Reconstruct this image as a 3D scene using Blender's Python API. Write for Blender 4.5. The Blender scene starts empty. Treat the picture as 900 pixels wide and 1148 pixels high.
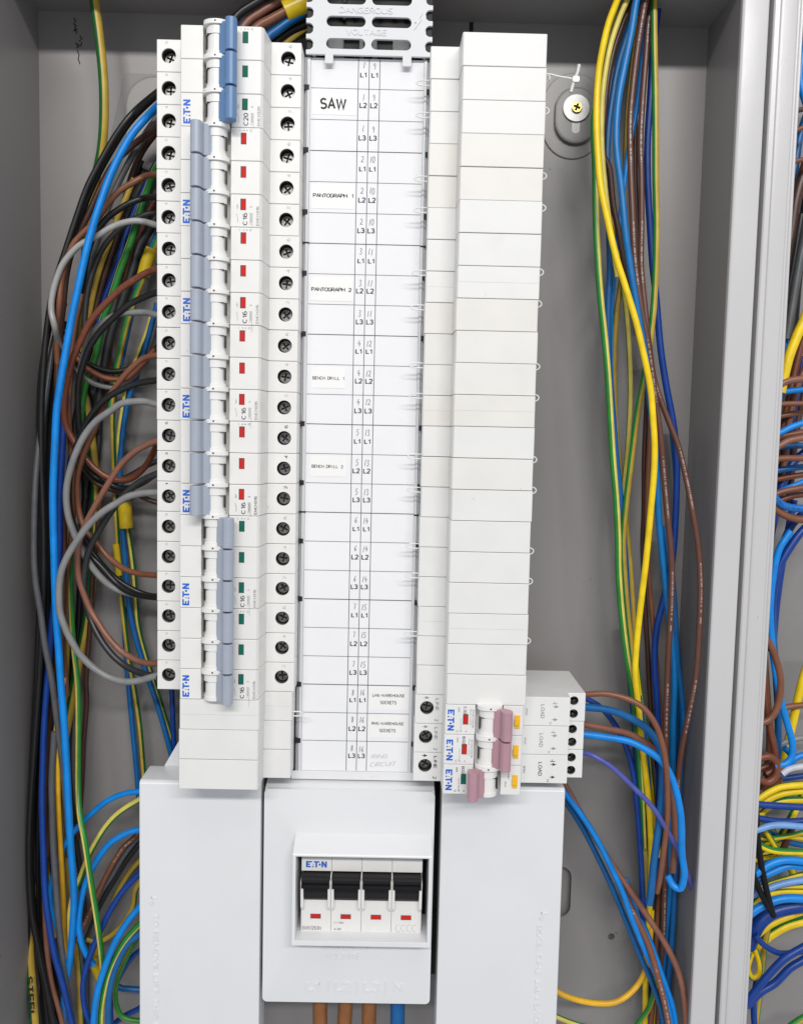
import bpy, bmesh, math, random
from mathutils import Vector, Matrix
R = math.radians
rnd = random.Random(7)
S = bpy.context.scene
COL = S.collection

# board coordinates in millimetres: x right, v up, d out of the board towards the viewer
def W(x, v, d): return Vector((x * .001, -d * .001, v * .001))

# ------------------------------------------------------------------ camera
CAM = Vector((53.92, -223.56, 547.46)); FPX = 1000.0
RM = Matrix(((0.9997291562865922, -0.021547058643140292, -0.008794221644214293),
             (0.022199198256981585, 0.9963510552978161, 0.0824121969351336),
             (0.006986391575464377, -0.08258510077948136, 0.9965595273048153)))
def at(px, py, d):
    """board point at depth d seen at photo pixel (px, py)"""
    r = RM @ Vector(((px - 450) / FPX, -(py - 574) / FPX, -1.0))
    t = (d - CAM.z) / r.z
    return CAM + r * t
cam = bpy.data.cameras.new('camera'); camo = bpy.data.objects.new('camera', cam); COL.objects.link(camo)
cam.sensor_fit = 'VERTICAL'; cam.sensor_height = 36; cam.lens = 36 * FPX / 1148
cam.clip_start = .01; cam.clip_end = 50
B = Matrix(((1, 0, 0), (0, 0, -1), (0, 1, 0)))
m4 = (B @ RM).to_4x4(); m4.translation = W(*CAM); camo.matrix_world = m4
S.camera = camo

# ------------------------------------------------------------------ light (indoor: soft room light, a ceiling lamp and an added soft fill)
wd = bpy.data.worlds.new('World'); S.world = wd; wd.use_nodes = True
bg = wd.node_tree.nodes['Background']; bg.inputs[0].default_value = (.92, .95, 1, 1); bg.inputs[1].default_value = .47
def area(name, loc, target, sx, sy, power, col):
    l = bpy.data.lights.new(name, 'AREA'); l.shape = 'RECTANGLE'; l.size = sx; l.size_y = sy; l.energy = power; l.color = col
    o = bpy.data.objects.new(name, l); COL.objects.link(o); o.location = loc
    o.rotation_euler = (Vector(target) - Vector(loc)).to_track_quat('-Z', 'Y').to_euler()
area('ceiling_strip_lamp', (.15, -2.30, 1.02), (.05, 0, -.25), 2.2, .14, 50, (1, .98, .95))
area('soft_fill_lamp', (.45, -1.3, 1.75), (.05, 0, -.25), 1.2, 1.2, 6, (1, .98, .96))  # added fill lamp, there only to soften the shading
vs = S.view_settings; vs.view_transform = 'Standard'; vs.look = 'None'; vs.exposure = 0; vs.gamma = 1; vs.use_curve_mapping = False

# ------------------------------------------------------------------ materials
M = {}
def mat(name, col, rough=.45, var=.05, scale=120., metal=0., bump=0., spec=.5, dirt=0., coat=0., peel=0., fleck=0.):
    m = bpy.data.materials.new(name); m.use_nodes = True; nt = m.node_tree; N = nt.nodes; L = nt.links
    b = N['Principled BSDF']
    b.inputs['Metallic'].default_value = metal; b.inputs['Specular IOR Level'].default_value = spec
    b.inputs['Coat Weight'].default_value = coat
    tx_ = N.new('ShaderNodeTexCoord'); oi = N.new('ShaderNodeObjectInfo'); sc_ = N.new('ShaderNodeMath'); sc_.operation = 'MULTIPLY'; sc_.inputs[1].default_value = 7.3
    L.new(oi.outputs['Random'], sc_.inputs[0]); ad = N.new('ShaderNodeVectorMath'); ad.operation = 'ADD'
    L.new(tx_.outputs['Object'], ad.inputs[0]); L.new(sc_.outputs[0], ad.inputs[1])
    class tc: outputs = {'Object': ad.outputs[0]}
    nz = N.new('ShaderNodeTexNoise'); nz.inputs['Scale'].default_value = scale; nz.inputs['Detail'].default_value = 5
    L.new(tc.outputs['Object'], nz.inputs['Vector'])
    rp = N.new('ShaderNodeValToRGB')
    lo = [max(0, c * (1 - var)) for c in col[:3]]; hi = [min(1, c * (1 + var)) for c in col[:3]]
    rp.color_ramp.elements[0].position = .3; rp.color_ramp.elements[1].position = .7
    rp.color_ramp.elements[0].color = (*lo, 1); rp.color_ramp.elements[1].color = (*hi, 1)
    L.new(nz.outputs['Fac'], rp.inputs['Fac'])
    out = rp.outputs['Color']
    if dirt:
        n2 = N.new('ShaderNodeTexNoise'); n2.inputs['Scale'].default_value = 38; n2.inputs['Detail'].default_value = 7; n2.inputs['Roughness'].default_value = .65
        L.new(tc.outputs['Object'], n2.inputs['Vector'])
        r2 = N.new('ShaderNodeValToRGB'); r2.color_ramp.elements[0].position = .56; r2.color_ramp.elements[1].position = .8
        r2.color_ramp.elements[0].color = (0, 0, 0, 1); r2.color_ramp.elements[1].color = (dirt, dirt, dirt, 1)
        L.new(n2.outputs['Fac'], r2.inputs['Fac'])
        mx = N.new('ShaderNodeMixRGB'); mx.inputs['Color2'].default_value = (col[0] * .62, col[1] * .58, col[2] * .5, 1)
        L.new(r2.outputs['Color'], mx.inputs['Fac']); L.new(out, mx.inputs['Color1']); out = mx.outputs['Color']
    if fleck:
        n5 = N.new('ShaderNodeTexNoise'); n5.inputs['Scale'].default_value = 330; n5.inputs['Detail'].default_value = 3
        L.new(tc.outputs['Object'], n5.inputs['Vector'])
        n6 = N.new('ShaderNodeTexNoise'); n6.inputs['Scale'].default_value = 22; L.new(tc.outputs['Object'], n6.inputs['Vector'])
        ml = N.new('ShaderNodeMath'); ml.operation = 'MULTIPLY'; L.new(n5.outputs['Fac'], ml.inputs[0]); L.new(n6.outputs['Fac'], ml.inputs[1])
        r5 = N.new('ShaderNodeValToRGB'); r5.color_ramp.elements[0].position = .445; r5.color_ramp.elements[1].position = .485
        r5.color_ramp.elements[0].color = (0, 0, 0, 1); r5.color_ramp.elements[1].color = (fleck, fleck, fleck, 1)
        L.new(ml.outputs[0], r5.inputs['Fac'])
        m5 = N.new('ShaderNodeMixRGB'); m5.inputs['Color2'].default_value = (col[0] * .4, col[1] * .38, col[2] * .36, 1)
        L.new(r5.outputs['Color'], m5.inputs['Fac']); L.new(out, m5.inputs['Color1']); out = m5.outputs['Color']
    L.new(out, b.inputs['Base Color'])
    mr = N.new('ShaderNodeMapRange'); mr.inputs['To Min'].default_value = max(.03, rough - .07); mr.inputs['To Max'].default_value = rough + .07
    L.new(nz.outputs['Fac'], mr.inputs['Value']); L.new(mr.outputs['Result'], b.inputs['Roughness'])
    if bump:
        n3 = N.new('ShaderNodeTexNoise'); n3.inputs['Scale'].default_value = 1400; n3.inputs['Detail'].default_value = 2
        L.new(tc.outputs['Object'], n3.inputs['Vector'])
        bp = N.new('ShaderNodeBump'); bp.inputs['Strength'].default_value = bump; bp.inputs['Distance'].default_value = .0004
        L.new(n3.outputs['Fac'], bp.inputs['Height']); L.new(bp.outputs['Normal'], b.inputs['Normal'])
        if peel:
            n4 = N.new('ShaderNodeTexNoise'); n4.inputs['Scale'].default_value = 70; n4.inputs['Detail'].default_value = 1
            L.new(tc.outputs['Object'], n4.inputs['Vector']); b2 = N.new('ShaderNodeBump'); b2.inputs['Strength'].default_value = peel; b2.inputs['Distance'].default_value = .0012
            L.new(n4.outputs['Fac'], b2.inputs['Height']); L.new(bp.outputs['Normal'], b2.inputs['Normal']); L.new(b2.outputs['Normal'], b.inputs['Normal'])
    M[name] = m; return m
mat('breaker_white', (.80, .79, .77), .42, .02, 60, bump=.03, dirt=.10, fleck=.28)
mat('blank_white', (.78, .775, .76), .45, .02, 50, bump=.03, dirt=.12, fleck=.28)
mat('blank_cream', (.77, .75, .71), .45, .025, 50, bump=.03, dirt=.16, fleck=.28)
mat('blank_warm', (.77, .76, .73), .45, .02, 50, bump=.03, dirt=.14, fleck=.28)
mat('cover_white', (.775, .78, .795), .32, .015, 25, bump=.02, dirt=.06, fleck=.28)
mat('rcbo_white', (.79, .785, .775), .42, .02, 60, bump=.03, dirt=.10, fleck=.28)
mat('drum_white', (.83, .82, .80), .35, .01)
mat('handle_grey', (.37, .41, .49), .38, .03)
mat('handle_blue', (.12, .23, .43), .36, .03)
mat('handle_pink', (.46, .265, .315), .40, .03)
mat('flag_red', (.55, .022, .018), .6, .04, spec=.2)
mat('flag_green', (.008, .14, .095), .6, .04, spec=.2)
mat('button_yellow', (.90, .50, .01), .4, .03)
mat('black_plastic', (.009, .009, .010), .48, .1, spec=.22)
mat('vent_grey', (.68, .69, .71), .5, .03, 40, bump=.03, dirt=.1)
mat('plate_grey', (.26, .255, .25), .4, .06, 60, bump=.1, spec=.35)
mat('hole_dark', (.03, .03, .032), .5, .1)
mat('shade_and_part_black', (.008, .008, .008), .6, .1)  # black for shade in gaps and recesses, and for parts that are black
mat('screw_steel', (.24, .235, .225), .40, .4, 900, metal=1.)
mat('zinc', (.52, .52, .52), .48, .12, 300, metal=1.)
mat('brass', (.60, .46, .15), .28, .1, 300, metal=1.)
mat('tinned_bar', (.85, .84, .82), .4, .05, 200)
mat('paper', (.84, .84, .86), .75, .01, 30, dirt=.03)
mat('sticker', (.87, .865, .85), .55, .01, 30)
mat('rail_grey', (.50, .51, .53), .35, .05, 40)
mat('rail_light', (.68, .69, .71), .35, .03, 40)
mat('ink_black', (.012, .012, .014), .6, .1)
mat('ink_line', (.06, .06, .07), .6, .1)
mat('ink_pen', (.10, .10, .12), .6, .25, 900)
mat('ink_pencil', (.60, .60, .62), .7, .15, 900)
mat('print_grey', (.30, .30, .30), .6, .1)
mat('print_faint', (.52, .52, .52), .6, .1)
mat('print_dark', (.05, .05, .05), .6, .1)
mat('print_blue', (.003, .12, .60), .5, .05)
mat('panel_paint', (.275, .262, .258), .34, .06, 8, bump=.12, dirt=.14, spec=.4, fleck=.5)
mat('flange_paint', (.58, .57, .575), .26, .02, 10, bump=.08, spec=.55, peel=.07, fleck=.35)
mat('clip_nylon', (.80, .80, .79), .3, .02)
mat('tie_grey', (.62, .61, .61), .3, .02)
mat('tape_yellow', (.66, .47, .015), .3, .10, 200)
WC = {'blue': (.0, .235, .72), 'midblue': (.004, .115, .34), 'deepblue': (.004, .045, .27), 'paleblue': (.18, .36, .70), 'purple': (.085, .10, .40),
      'supplybrown': (.27, .105, .032), 'brown': (.215, .082, .043), 'darkbrown': (.070, .030, .021), 'redbrown': (.19, .055, .026), 'pinkbrown': (.25, .105, .068),
      'black': (.011, .011, .012), 'charcoal': (.03, .031, .033), 'grey': (.24, .24, .24), 'lightgrey': (.36, .355, .345), 'slate': (.095, .10, .107),
      'green': (.022, .215, .03), 'azure': (.002, .155, .44), 'yellow': (.88, .62, .006), 'dullyellow': (.50, .34, .045), 'orangeyellow': (.80, .44, .02), 'paleyellow': (.72, .60, .13), 'dullgreen': (.014, .12, .025), 'nylon': (.55, .57, .62)}
for k, c in WC.items(): mat('wire_' + k, c, .37, .13, 110, spec=.5, bump=.02)
def printed(name, base, ink):
    """wire insulation with a row of tiny printed marks along it"""
    m = mat(name, base, .36, .06, 150); nt = m.node_tree; N = nt.nodes; L = nt.links
    b = N['Principled BSDF']; src = b.inputs['Base Color'].links[0].from_socket
    uv = N.new('ShaderNodeUVMap'); sp = N.new('ShaderNodeSeparateXYZ'); L.new(uv.outputs['UV'], sp.inputs[0])
    def mth(op, a, bb=None):
        n = N.new('ShaderNodeMath'); n.operation = op
        for i, q in enumerate((a, bb)):
            if q is None: continue
            if isinstance(q, (int, float)): n.inputs[i].default_value = q
            else: L.new(q, n.inputs[i])
        return n.outputs[0]
    band = mth('LESS_THAN', mth('ABSOLUTE', mth('SUBTRACT', sp.outputs[1], .5)), .045)
    wn = N.new('ShaderNodeTexWhiteNoise'); wn.noise_dimensions = '1D'; L.new(mth('FLOOR', mth('MULTIPLY', sp.outputs[0], 1.6)), wn.inputs['W'])
    on = mth('GREATER_THAN', wn.outputs['Value'], .42)
    seg = mth('GREATER_THAN', mth('SINE', mth('MULTIPLY', sp.outputs[0], .085)), -.1)
    mx = N.new('ShaderNodeMixRGB'); mx.inputs['Color2'].default_value = (*ink, 1)
    L.new(mth('MULTIPLY', mth('MULTIPLY', band, on), mth('MULTIPLY', seg, .42)), mx.inputs['Fac']); L.new(src, mx.inputs['Color1']); L.new(mx.outputs['Color'], b.inputs['Base Color'])
printed('wire_brown_print', WC['brown'], (.62, .55, .5)); printed('wire_darkbrown_print', (.12, .05, .035), (.55, .5, .48))
printed('wire_blue_print', (.004, .15, .5), (.01, .02, .05)); printed('wire_redbrown_print', WC['redbrown'], (.03, .01, .01))

# ------------------------------------------------------------------ mesh helpers
def finish(bm, name, mats, smooth=20):
    bmesh.ops.recalc_face_normals(bm, faces=bm.faces)
    for v in bm.verts: v.co = W(*v.co)
    me = bpy.data.meshes.new(name); bm.to_mesh(me); bm.free()
    for m in (mats if isinstance(mats, (list, tuple)) else [mats]): me.materials.append(M[m])
    if smooth:
        me.polygons.foreach_set('use_smooth', [True] * len(me.polygons)); me.set_sharp_from_angle(angle=R(smooth))
    return me
AX = {'v': lambda a, b, t: (a, t, b), 'x': lambda a, b, t: (t, a, b), 'd': lambda a, b, t: (a, b, t)}
def prism(bm, prof, t0, t1, axis, mi=0):
    """closed profile swept along an axis: axis v: profile (x,d); x: profile (v,d); d: profile (x,v)"""
    f = AX[axis]
    a = [bm.verts.new(f(p[0], p[1], t0)) for p in prof]; b = [bm.verts.new(f(p[0], p[1], t1)) for p in prof]; n = len(prof)
    fs = [bm.faces.new(a), bm.faces.new(b[::-1])] + [bm.faces.new((a[i], b[i], b[(i + 1) % n], a[(i + 1) % n])) for i in range(n)]
    for q in fs: q.material_index = mi
    return fs
def box(bm, x0, x1, v0, v1, d0, d1, mi=0): return prism(bm, [(x0, v0), (x1, v0), (x1, v1), (x0, v1)], d0, d1, 'd', mi)
def bevel(bm, off, seg=2, ang=30):
    bmesh.ops.recalc_face_normals(bm, faces=bm.faces)
    es = [e for e in bm.edges if len(e.link_faces) == 2 and e.calc_face_angle(0) > R(ang)]
    bmesh.ops.bevel(bm, geom=es, offset=off, segments=seg, affect='EDGES', profile=.6, clamp_overlap=True)
def circ(cx, cy, r, n=20, ry=None, a0=0): return [(cx + r * math.cos(a0 + 2 * math.pi * i / n), cy + (ry or r) * math.sin(a0 + 2 * math.pi * i / n)) for i in range(n)]
def rr(x0, x1, y0, y1, r, n=5):
    o = []
    for cx, cy, a in ((x1 - r, y1 - r, 0), (x0 + r, y1 - r, 90), (x0 + r, y0 + r, 180), (x1 - r, y0 + r, 270)):
        for i in range(n + 1):
            t = R(a + 90 * i / n); o.append((cx + r * math.cos(t), cy + r * math.sin(t)))
    return o
def plate(bm, outer, holes, d0, d1, mi=0):
    """flat plate with holes, lying across d"""
    for d in (d0, d1):
        es = []
        for lp in [outer] + holes:
            vs_ = [bm.verts.new((p[0], p[1], d)) for p in lp]
            es += [bm.edges.new((vs_[i], vs_[(i + 1) % len(vs_)])) for i in range(len(vs_))]
        g = bmesh.ops.triangle_fill(bm, use_beauty=True, use_dissolve=False, edges=es)
        for q in g['geom']:
            if isinstance(q, bmesh.types.BMFace): q.material_index = mi
    for lp in [outer] + holes:
        n = len(lp); a = [bm.verts.new((*p, d0)) for p in lp]; b = [bm.verts.new((*p, d1)) for p in lp]
        for i in range(n): bm.faces.new((a[i], b[i], b[(i + 1) % n], a[(i + 1) % n])).material_index = mi
    bmesh.ops.remove_doubles(bm, verts=bm.verts, dist=1e-4)
def new(): return bmesh.new()
def mesh(name, mats, fn, bev=0, seg=2, smooth=20):
    bm = new(); fn(bm)
    if bev: bevel(bm, bev, seg); smooth = min(smooth, 9)
    return finish(bm, name, mats, smooth)
def boolean(me, cutters):
    o = bpy.data.objects.new('tmp', me); COL.objects.link(o); tmp = [o]
    for c in cutters:
        k = bpy.data.objects.new('tmpc', c); COL.objects.link(k); tmp.append(k)
        md = o.modifiers.new('b', 'BOOLEAN'); md.object = k; md.operation = 'DIFFERENCE'; md.solver = 'EXACT'
    dg = bpy.context.evaluated_depsgraph_get(); dg.update()
    r = bpy.data.meshes.new_from_object(o.evaluated_get(dg), depsgraph=dg)
    for t in tmp: bpy.data.objects.remove(t)
    r.polygons.foreach_set('use_smooth', [True] * len(r.polygons)); r.set_sharp_from_angle(angle=R(9))
    return r
def obj(name, data, parent=None, loc=(0, 0, 0), label=None, cat=None, group=None, kind=None):
    o = bpy.data.objects.new(name, data); COL.objects.link(o); o.location = W(*loc)
    if parent: o.parent = parent
    if label: o['label'] = label
    if cat: o['category'] = cat
    if group: o['group'] = group
    if kind: o['kind'] = kind
    return o
ORD = ['first', 'second', 'third', 'fourth', 'fifth', 'sixth', 'seventh', 'eighth', 'ninth', 'tenth', 'eleventh', 'twelfth', 'thirteenth', 'fourteenth', 'fifteenth', 'sixteenth', 'seventeenth', 'eighteenth', 'nineteenth', 'twentieth', 'twenty-first']

# ---------------------------------------------------------------- lettering
TX = {}
def prepare(strings):
    objs = []
    for s, bold in strings:
        if all(c in GLY for c in s):
            TX[(s, bold)] = pen_text(s, .17 + bold * 3.0 + (.03 if s.startswith('PANTO') else 0), s.startswith(('PANTO', 'BENCH'))); continue
        c = bpy.data.curves.new('t', 'FONT'); c.body = s; c.size = 1; c.resolution_u = 3
        if bold: c.offset = bold
        o = bpy.data.objects.new('t', c); COL.objects.link(o); objs.append((s, bold, o))
    dg = bpy.context.evaluated_depsgraph_get(); dg.update()
    for s, bold, o in objs:
        me = bpy.data.meshes.new_from_object(o.evaluated_get(dg), depsgraph=dg)
        vs_ = [(v.co.x, v.co.y) for v in me.vertices]; fs = [tuple(p.vertices) for p in me.polygons]
        x0 = min(v[0] for v in vs_); x1 = max(v[0] for v in vs_); y0 = min(v[1] for v in vs_); y1 = max(v[1] for v in vs_)
        TX[(s, bold)] = ([((x - (x0 + x1) / 2), (y - (y0 + y1) / 2)) for x, y in vs_], fs, x1 - x0, y1 - y0)
        bpy.data.objects.remove(o)
def arc(cx, cy, rx, ry, a0, a1, n=9): return [(cx + rx * math.cos(R(a0 + (a1 - a0) * i / n)), cy + ry * math.sin(R(a0 + (a1 - a0) * i / n))) for i in range(n + 1)]
GLY = {  # width, pen lines (unit cap height)
 'A': (.68, [[(0, 0), (.34, 1), (.68, 0)], [(.12, .34), (.56, .34)]]), 'B': (.6, [[(.35, .53), (0, .53), (0, 1), (.33, 1)] + arc(.33, .765, .22, .235, 80, -80, 7) + [(.3, .53)], [(0, .56), (0, 0), (.34, 0)] + arc(.34, .265, .26, .265, -80, 80, 7) + [(.3, .53)]]),
 'C': (.66, [arc(.34, .5, .34, .5, 48, 312, 13)]), 'D': (.64, [[(.28, 0), (0, 0), (0, 1), (.28, 1)] + arc(.28, .5, .36, .5, 80, -80, 10) + [(.27, 0)]]),
 'E': (.54, [[(.54, 0), (0, 0), (0, 1), (.54, 1)], [(.03, .52), (.48, .52)]]), 'F': (.52, [[(0, 0), (0, 1), (.52, 1)], [(.03, .52), (.46, .52)]]),
 'G': (.68, [arc(.34, .5, .34, .5, 48, 330, 13) + [(.66, .46), (.38, .46)]]), 'H': (.62, [[(0, 0), (0, 1)], [(.62, 0), (.62, 1)], [(.03, .52), (.59, .52)]]), 'I': (.12, [[(.06, 0), (.06, 1)]]),
 'K': (.6, [[(0, 0), (0, 1)], [(.58, 1), (.04, .42)], [(.22, .58), (.6, 0)]]), 'L': (.5, [[(0, 1), (0, 0), (.5, 0)]]), 'M': (.76, [[(0, 0), (0, 1), (.38, .15), (.76, 1), (.76, 0)]]), 'N': (.64, [[(0, 0), (0, 1), (.64, 0), (.64, 1)]]),
 'O': (.72, [arc(.36, .5, .36, .5, 90, 450, 18)]), 'P': (.58, [[(0, 0), (0, 1), (.32, 1)] + arc(.32, .73, .26, .27, 80, -80, 8) + [(.3, .46), (.04, .46)]]),
 'R': (.6, [[(0, 0), (0, 1), (.34, 1)] + arc(.34, .74, .25, .26, 80, -80, 8) + [(.32, .48), (.04, .48)], [(.3, .46), (.6, 0)]]),
 'S': (.6, [arc(.3, .745, .27, .255, 30, 250, 8) + arc(.3, .26, .29, .26, 75, -150, 9)]), 'T': (.6, [[(0, 1), (.6, 1)], [(.3, .97), (.3, 0)]]), 'U': (.64, [[(0, 1), (0, .32)] + arc(.32, .32, .32, .32, 190, 350, 9) + [(.64, .32), (.64, 1)]]),
 'V': (.66, [[(0, 1), (.33, 0), (.66, 1)]]), 'W': (.92, [[(0, 1), (.22, 0), (.46, .92), (.7, 0), (.92, 1)]]), 'X': (.6, [[(0, 0), (.6, 1)], [(.6, 0), (.32, .46)], [(.28, .54), (0, 1)]]), 'Y': (.6, [[(0, 1), (.3, .46), (.6, 1)], [(.3, .44), (.3, 0)]]),
 '0': (.56, [arc(.28, .5, .28, .5, 90, 450, 16)]), '1': (.3, [[(0, .76), (.2, .86), (.27, 1), (.27, 0)]]), '2': (.54, [arc(.27, .73, .26, .27, 165, -35, 9) + [(.02, 0), (.55, 0)]]),
 '3': (.54, [arc(.26, .75, .24, .25, 160, -80, 9) + [(.2, .51)], [(.2, .51)] + arc(.26, .265, .28, .265, 85, -165, 10)]), '4': (.58, [[(.44, 0), (.44, 1), (0, .3), (.58, .3)]]), '5': (.54, [[(.5, 1), (.1, 1), (.05, .52)] + arc(.26, .32, .28, .32, 125, -155, 10)]),
 '6': (.56, [[(.48, .9)] + arc(.28, .6, .28, .4, 70, 190, 6) + arc(.28, .32, .28, .32, 185, 530, 14)]), '7': (.54, [[(0, 1), (.54, 1), (.2, 0)]]), '8': (.56, [arc(.28, .75, .24, .25, 90, 450, 14), arc(.28, .26, .28, .26, 100, 440, 14)]), '9': (.56, [arc(.28, .68, .28, .32, 5, 350, 14) + arc(.28, .4, .28, .4, 10, -110, 6)]),
 '-': (.4, [[(.04, .45), (.36, .45)]]), '|': (.1, [[(.05, -.1), (.05, 1.1)]]), ' ': (.34, [])}
def pen_text(s, w, mono=False):
    vs_, fs = [], []; x = 0
    for ch in s:
        gw, lines = GLY[ch]
        off = x + (.38 - gw / 2 if mono else 0)
        for k, ln in enumerate(lines):
            cl = len(ln) > 2 and math.dist(ln[0], ln[-1]) < 1e-3; P = ln[:-1] if cl else ln; n = len(P); base = len(vs_)
            for i in range(n):
                a = P[i - 1] if (i or cl) else None; b = P[(i + 1) % n] if (i < n - 1 or cl) else None; p = P[i]
                t1 = Vector((p[0] - a[0], p[1] - a[1])).normalized() if a else None; t2 = Vector((b[0] - p[0], b[1] - p[1])).normalized() if b else None
                if t1 is None: t1 = t2
                if t2 is None: t2 = t1
                t = (t1 + t2); t = t.normalized() if t.length > .05 else t1
                nn = Vector((-t.y, t.x)); c = max(.42, nn.dot(Vector((-t1.y, t1.x)))); h_ = w / 2 / c
                for sg in (1, -1): vs_.append((off + p[0] + nn.x * h_ * sg, p[1] + nn.y * h_ * sg, k))
            for i in range(n if cl else n - 1):
                j = (i + 1) % n; fs.append((base + 2 * i, base + 2 * i + 1, base + 2 * j + 1, base + 2 * j))
        x += .76 if mono else gw + .21
    x0 = min(v[0] for v in vs_); x1 = max(v[0] for v in vs_); y0 = min(v[1] for v in vs_); y1 = max(v[1] for v in vs_)
    return [((v[0] - (x0 + x1) / 2), (v[1] - (y0 + y1) / 2), v[2]) for v in vs_], fs, x1 - x0, y1 - y0
def put(bm, pts, fs, cx, cv, d, rot=0, sx=1, sy=1, ext=0, mi=0, shear=0):
    ca, sa = math.cos(R(rot)), math.sin(R(rot)); vv = []
    for q in pts:
        x, y = q[0], q[1]; a, b = (x + shear * y) * sx, y * sy
        vv.append(bm.verts.new((cx + a * ca - b * sa, cv + a * sa + b * ca, d + (.012 * q[2] if len(q) > 2 else 0))))
    ff = [bm.faces.new([vv[i] for i in f]) for f in fs]
    for q in ff: q.material_index = mi
    if ext:
        g = bmesh.ops.extrude_face_region(bm, geom=ff)
        for q in g['geom']:
            if isinstance(q, bmesh.types.BMVert): q.co.z += ext
def text(bm, s, cx, cv, d, h, w=None, rot=0, bold=0, ext=0, mi=0, shear=0):
    pts, fs, tw, th = TX[(s, bold)]
    put(bm, pts, fs, cx, cv, d, rot, (w / tw) if w else h / th, h / th, ext, mi, shear)
def stroke(bm, pts, d, w, mi=0):
    """flat pen line"""
    n = len(pts); L_, R_ = [], []
    for i, p in enumerate(pts):
        a = pts[max(0, i - 1)]; b = pts[min(n - 1, i + 1)]
        tx, ty = b[0] - a[0], b[1] - a[1]; l = math.hypot(tx, ty) or 1; nx, ny = -ty / l * w / 2, tx / l * w / 2
        L_.append(bm.verts.new((p[0] + nx, p[1] + ny, d))); R_.append(bm.verts.new((p[0] - nx, p[1] - ny, d)))
    for i in range(n - 1): bm.faces.new((L_[i], R_[i], R_[i + 1], L_[i + 1])).material_index = mi
DIG = {'0': [(.5, 1), (.15, .8), (.05, .4), (.3, 0), (.7, .05), (.9, .5), (.75, .9), (.5, 1)], '1': [(.6, 1), (.5, .5), (.42, 0)],
       '2': [(.1, .8), (.4, 1), (.8, .85), (.7, .5), (.1, .05), (.5, .1), (1, .05)], '3': [(.1, .95), (.6, 1), (.75, .8), (.35, .55), (.8, .4), (.75, .1), (.4, 0), (.05, .1)],
       '4': [(.55, 1), (.1, .4), (.9, .42), (.65, .65), (.6, 0)], '5': [(.9, 1), (.25, .97), (.2, .55), (.65, .6), (.8, .3), (.55, .02), (.1, .05)],
       '6': [(.7, 1), (.25, .6), (.15, .2), (.5, 0), (.8, .25), (.55, .48), (.2, .3)], '7': [(.1, .95), (.9, 1), (.65, .5), (.5, 0)],
       '8': [(.75, .9), (.35, 1), (.2, .75), (.7, .4), (.75, .1), (.4, 0), (.2, .25), (.6, .6), (.75, .9)], '9': [(.75, .75), (.45, .98), (.2, .75), (.45, .5), (.75, .7), (.72, .3), (.6, 0)]}
def hand(bm, s, cx, cv, d, h, w=.33, mi=0):
    adv = h * .62; x = cx - adv * len(s) / 2
    for ch in s:
        j = rnd.uniform(-.05, .05)
        stroke(bm, [(x + (p[0] * .5 + .05 + p[1] * .08 + rnd.uniform(-.02, .02)) * h * .95, cv + (p[1] - .5 + j + rnd.uniform(-.02, .02)) * h) for p in DIG[ch]], d, w, mi); x += adv * (.75 if ch == '1' else 1)
def logo(bm, cx, cv, d, L_, rot, mi=0):
    """blue maker's mark: heavy E, split A, T, round dot, N; L_ long, read along rot"""
    h = 1.0; P_ = []
    P_.append([(0, 0), (.95, 0), (.88, .22), (.34, .22), (.34, .39), (.80, .39), (.76, .61), (.34, .61), (.34, .78), (1.12, .78), (1.18, 1), (0, 1)])
    P_.append([(1.22, 0), (1.50, 0), (1.50, .24), (1.28, .24)]); P_.append([(1.30, .42), (1.52, .42), (1.44, .66)])
    P_.append([(1.42, 1), (1.62, .78), (1.86, .78), (1.86, 0), (2.18, 0), (2.18, .78), (2.62, .78), (2.62, 1)])
    P_.append([(2.70 + .19 * math.cos(k * math.pi / 6), .46 + .19 * math.sin(k * math.pi / 6)) for k in range(12)])
    P_.append([(3.05, 0), (3.36, 0), (3.36, .55), (3.78, 0), (4.1, 0), (4.1, 1), (3.79, 1), (3.79, .45), (3.37, 1), (3.05, 1)])
    s = L_ / 4.1; ca, sa = math.cos(R(rot)), math.sin(R(rot))
    for pg in P_:
        es = []; vv = []
        for x, y in pg:
            a, b = (x - 2.05) * s, (y - .5) * s * 1.26
            vv.append(bm.verts.new((cx + a * ca - b * sa, cv + a * sa + b * ca, d)))
        for i in range(len(vv)): es.append(bm.edges.new((vv[i], vv[(i + 1) % len(vv)])))
        g = bmesh.ops.triangle_fill(bm, use_beauty=True, edges=es)
        for q in g['geom']:
            if isinstance(q, bmesh.types.BMFace): q.material_index = mi
def face_up(bm):
    for f in bm.faces:
        f.normal_update()
        if f.normal.z < 0: f.normal_flip()
prepare([(s, 0) for s in ('C16', 'C20', 'EMCH316', 'EMCH320', '10000', '3', '1', '2', '4', '5', '6', 'L1', 'L2', 'L3', 'N', 'PANTOGRAPH 1', 'PANTOGRAPH 2', 'TO REMOVE LIFT THIS EDGE',
         'RING', 'CIRCUIT', 'C32', 'B32', 'AFSAC', 'TEST', '30mA', 'Type A 30mA', '6000', '30mA I n 0.03A', 'EMS1253N', '|', 'LOAD', 'LINE', 'I = 125A', 'AC-22A', 'CCCC', '400V', '240V~', 'DANGEROUS', 'VOLTAGE', '0')] +
        [('SAW', .012), ('BENCH DRILL 1', .0), ('BENCH DRILL 2', .0), ('LHS-WAREHOUSE', .0), ('RHS-WAREHOUSE', .0), ('SOCKETS', .0), ('STEEL', .015), ('L1', .012), ('L2', .012), ('L3', .012), ('L1', .01), ('DANGEROUS', .012), ('VOLTAGE', .012), ('LINE', .012), ('LOAD', .012)])

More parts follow.
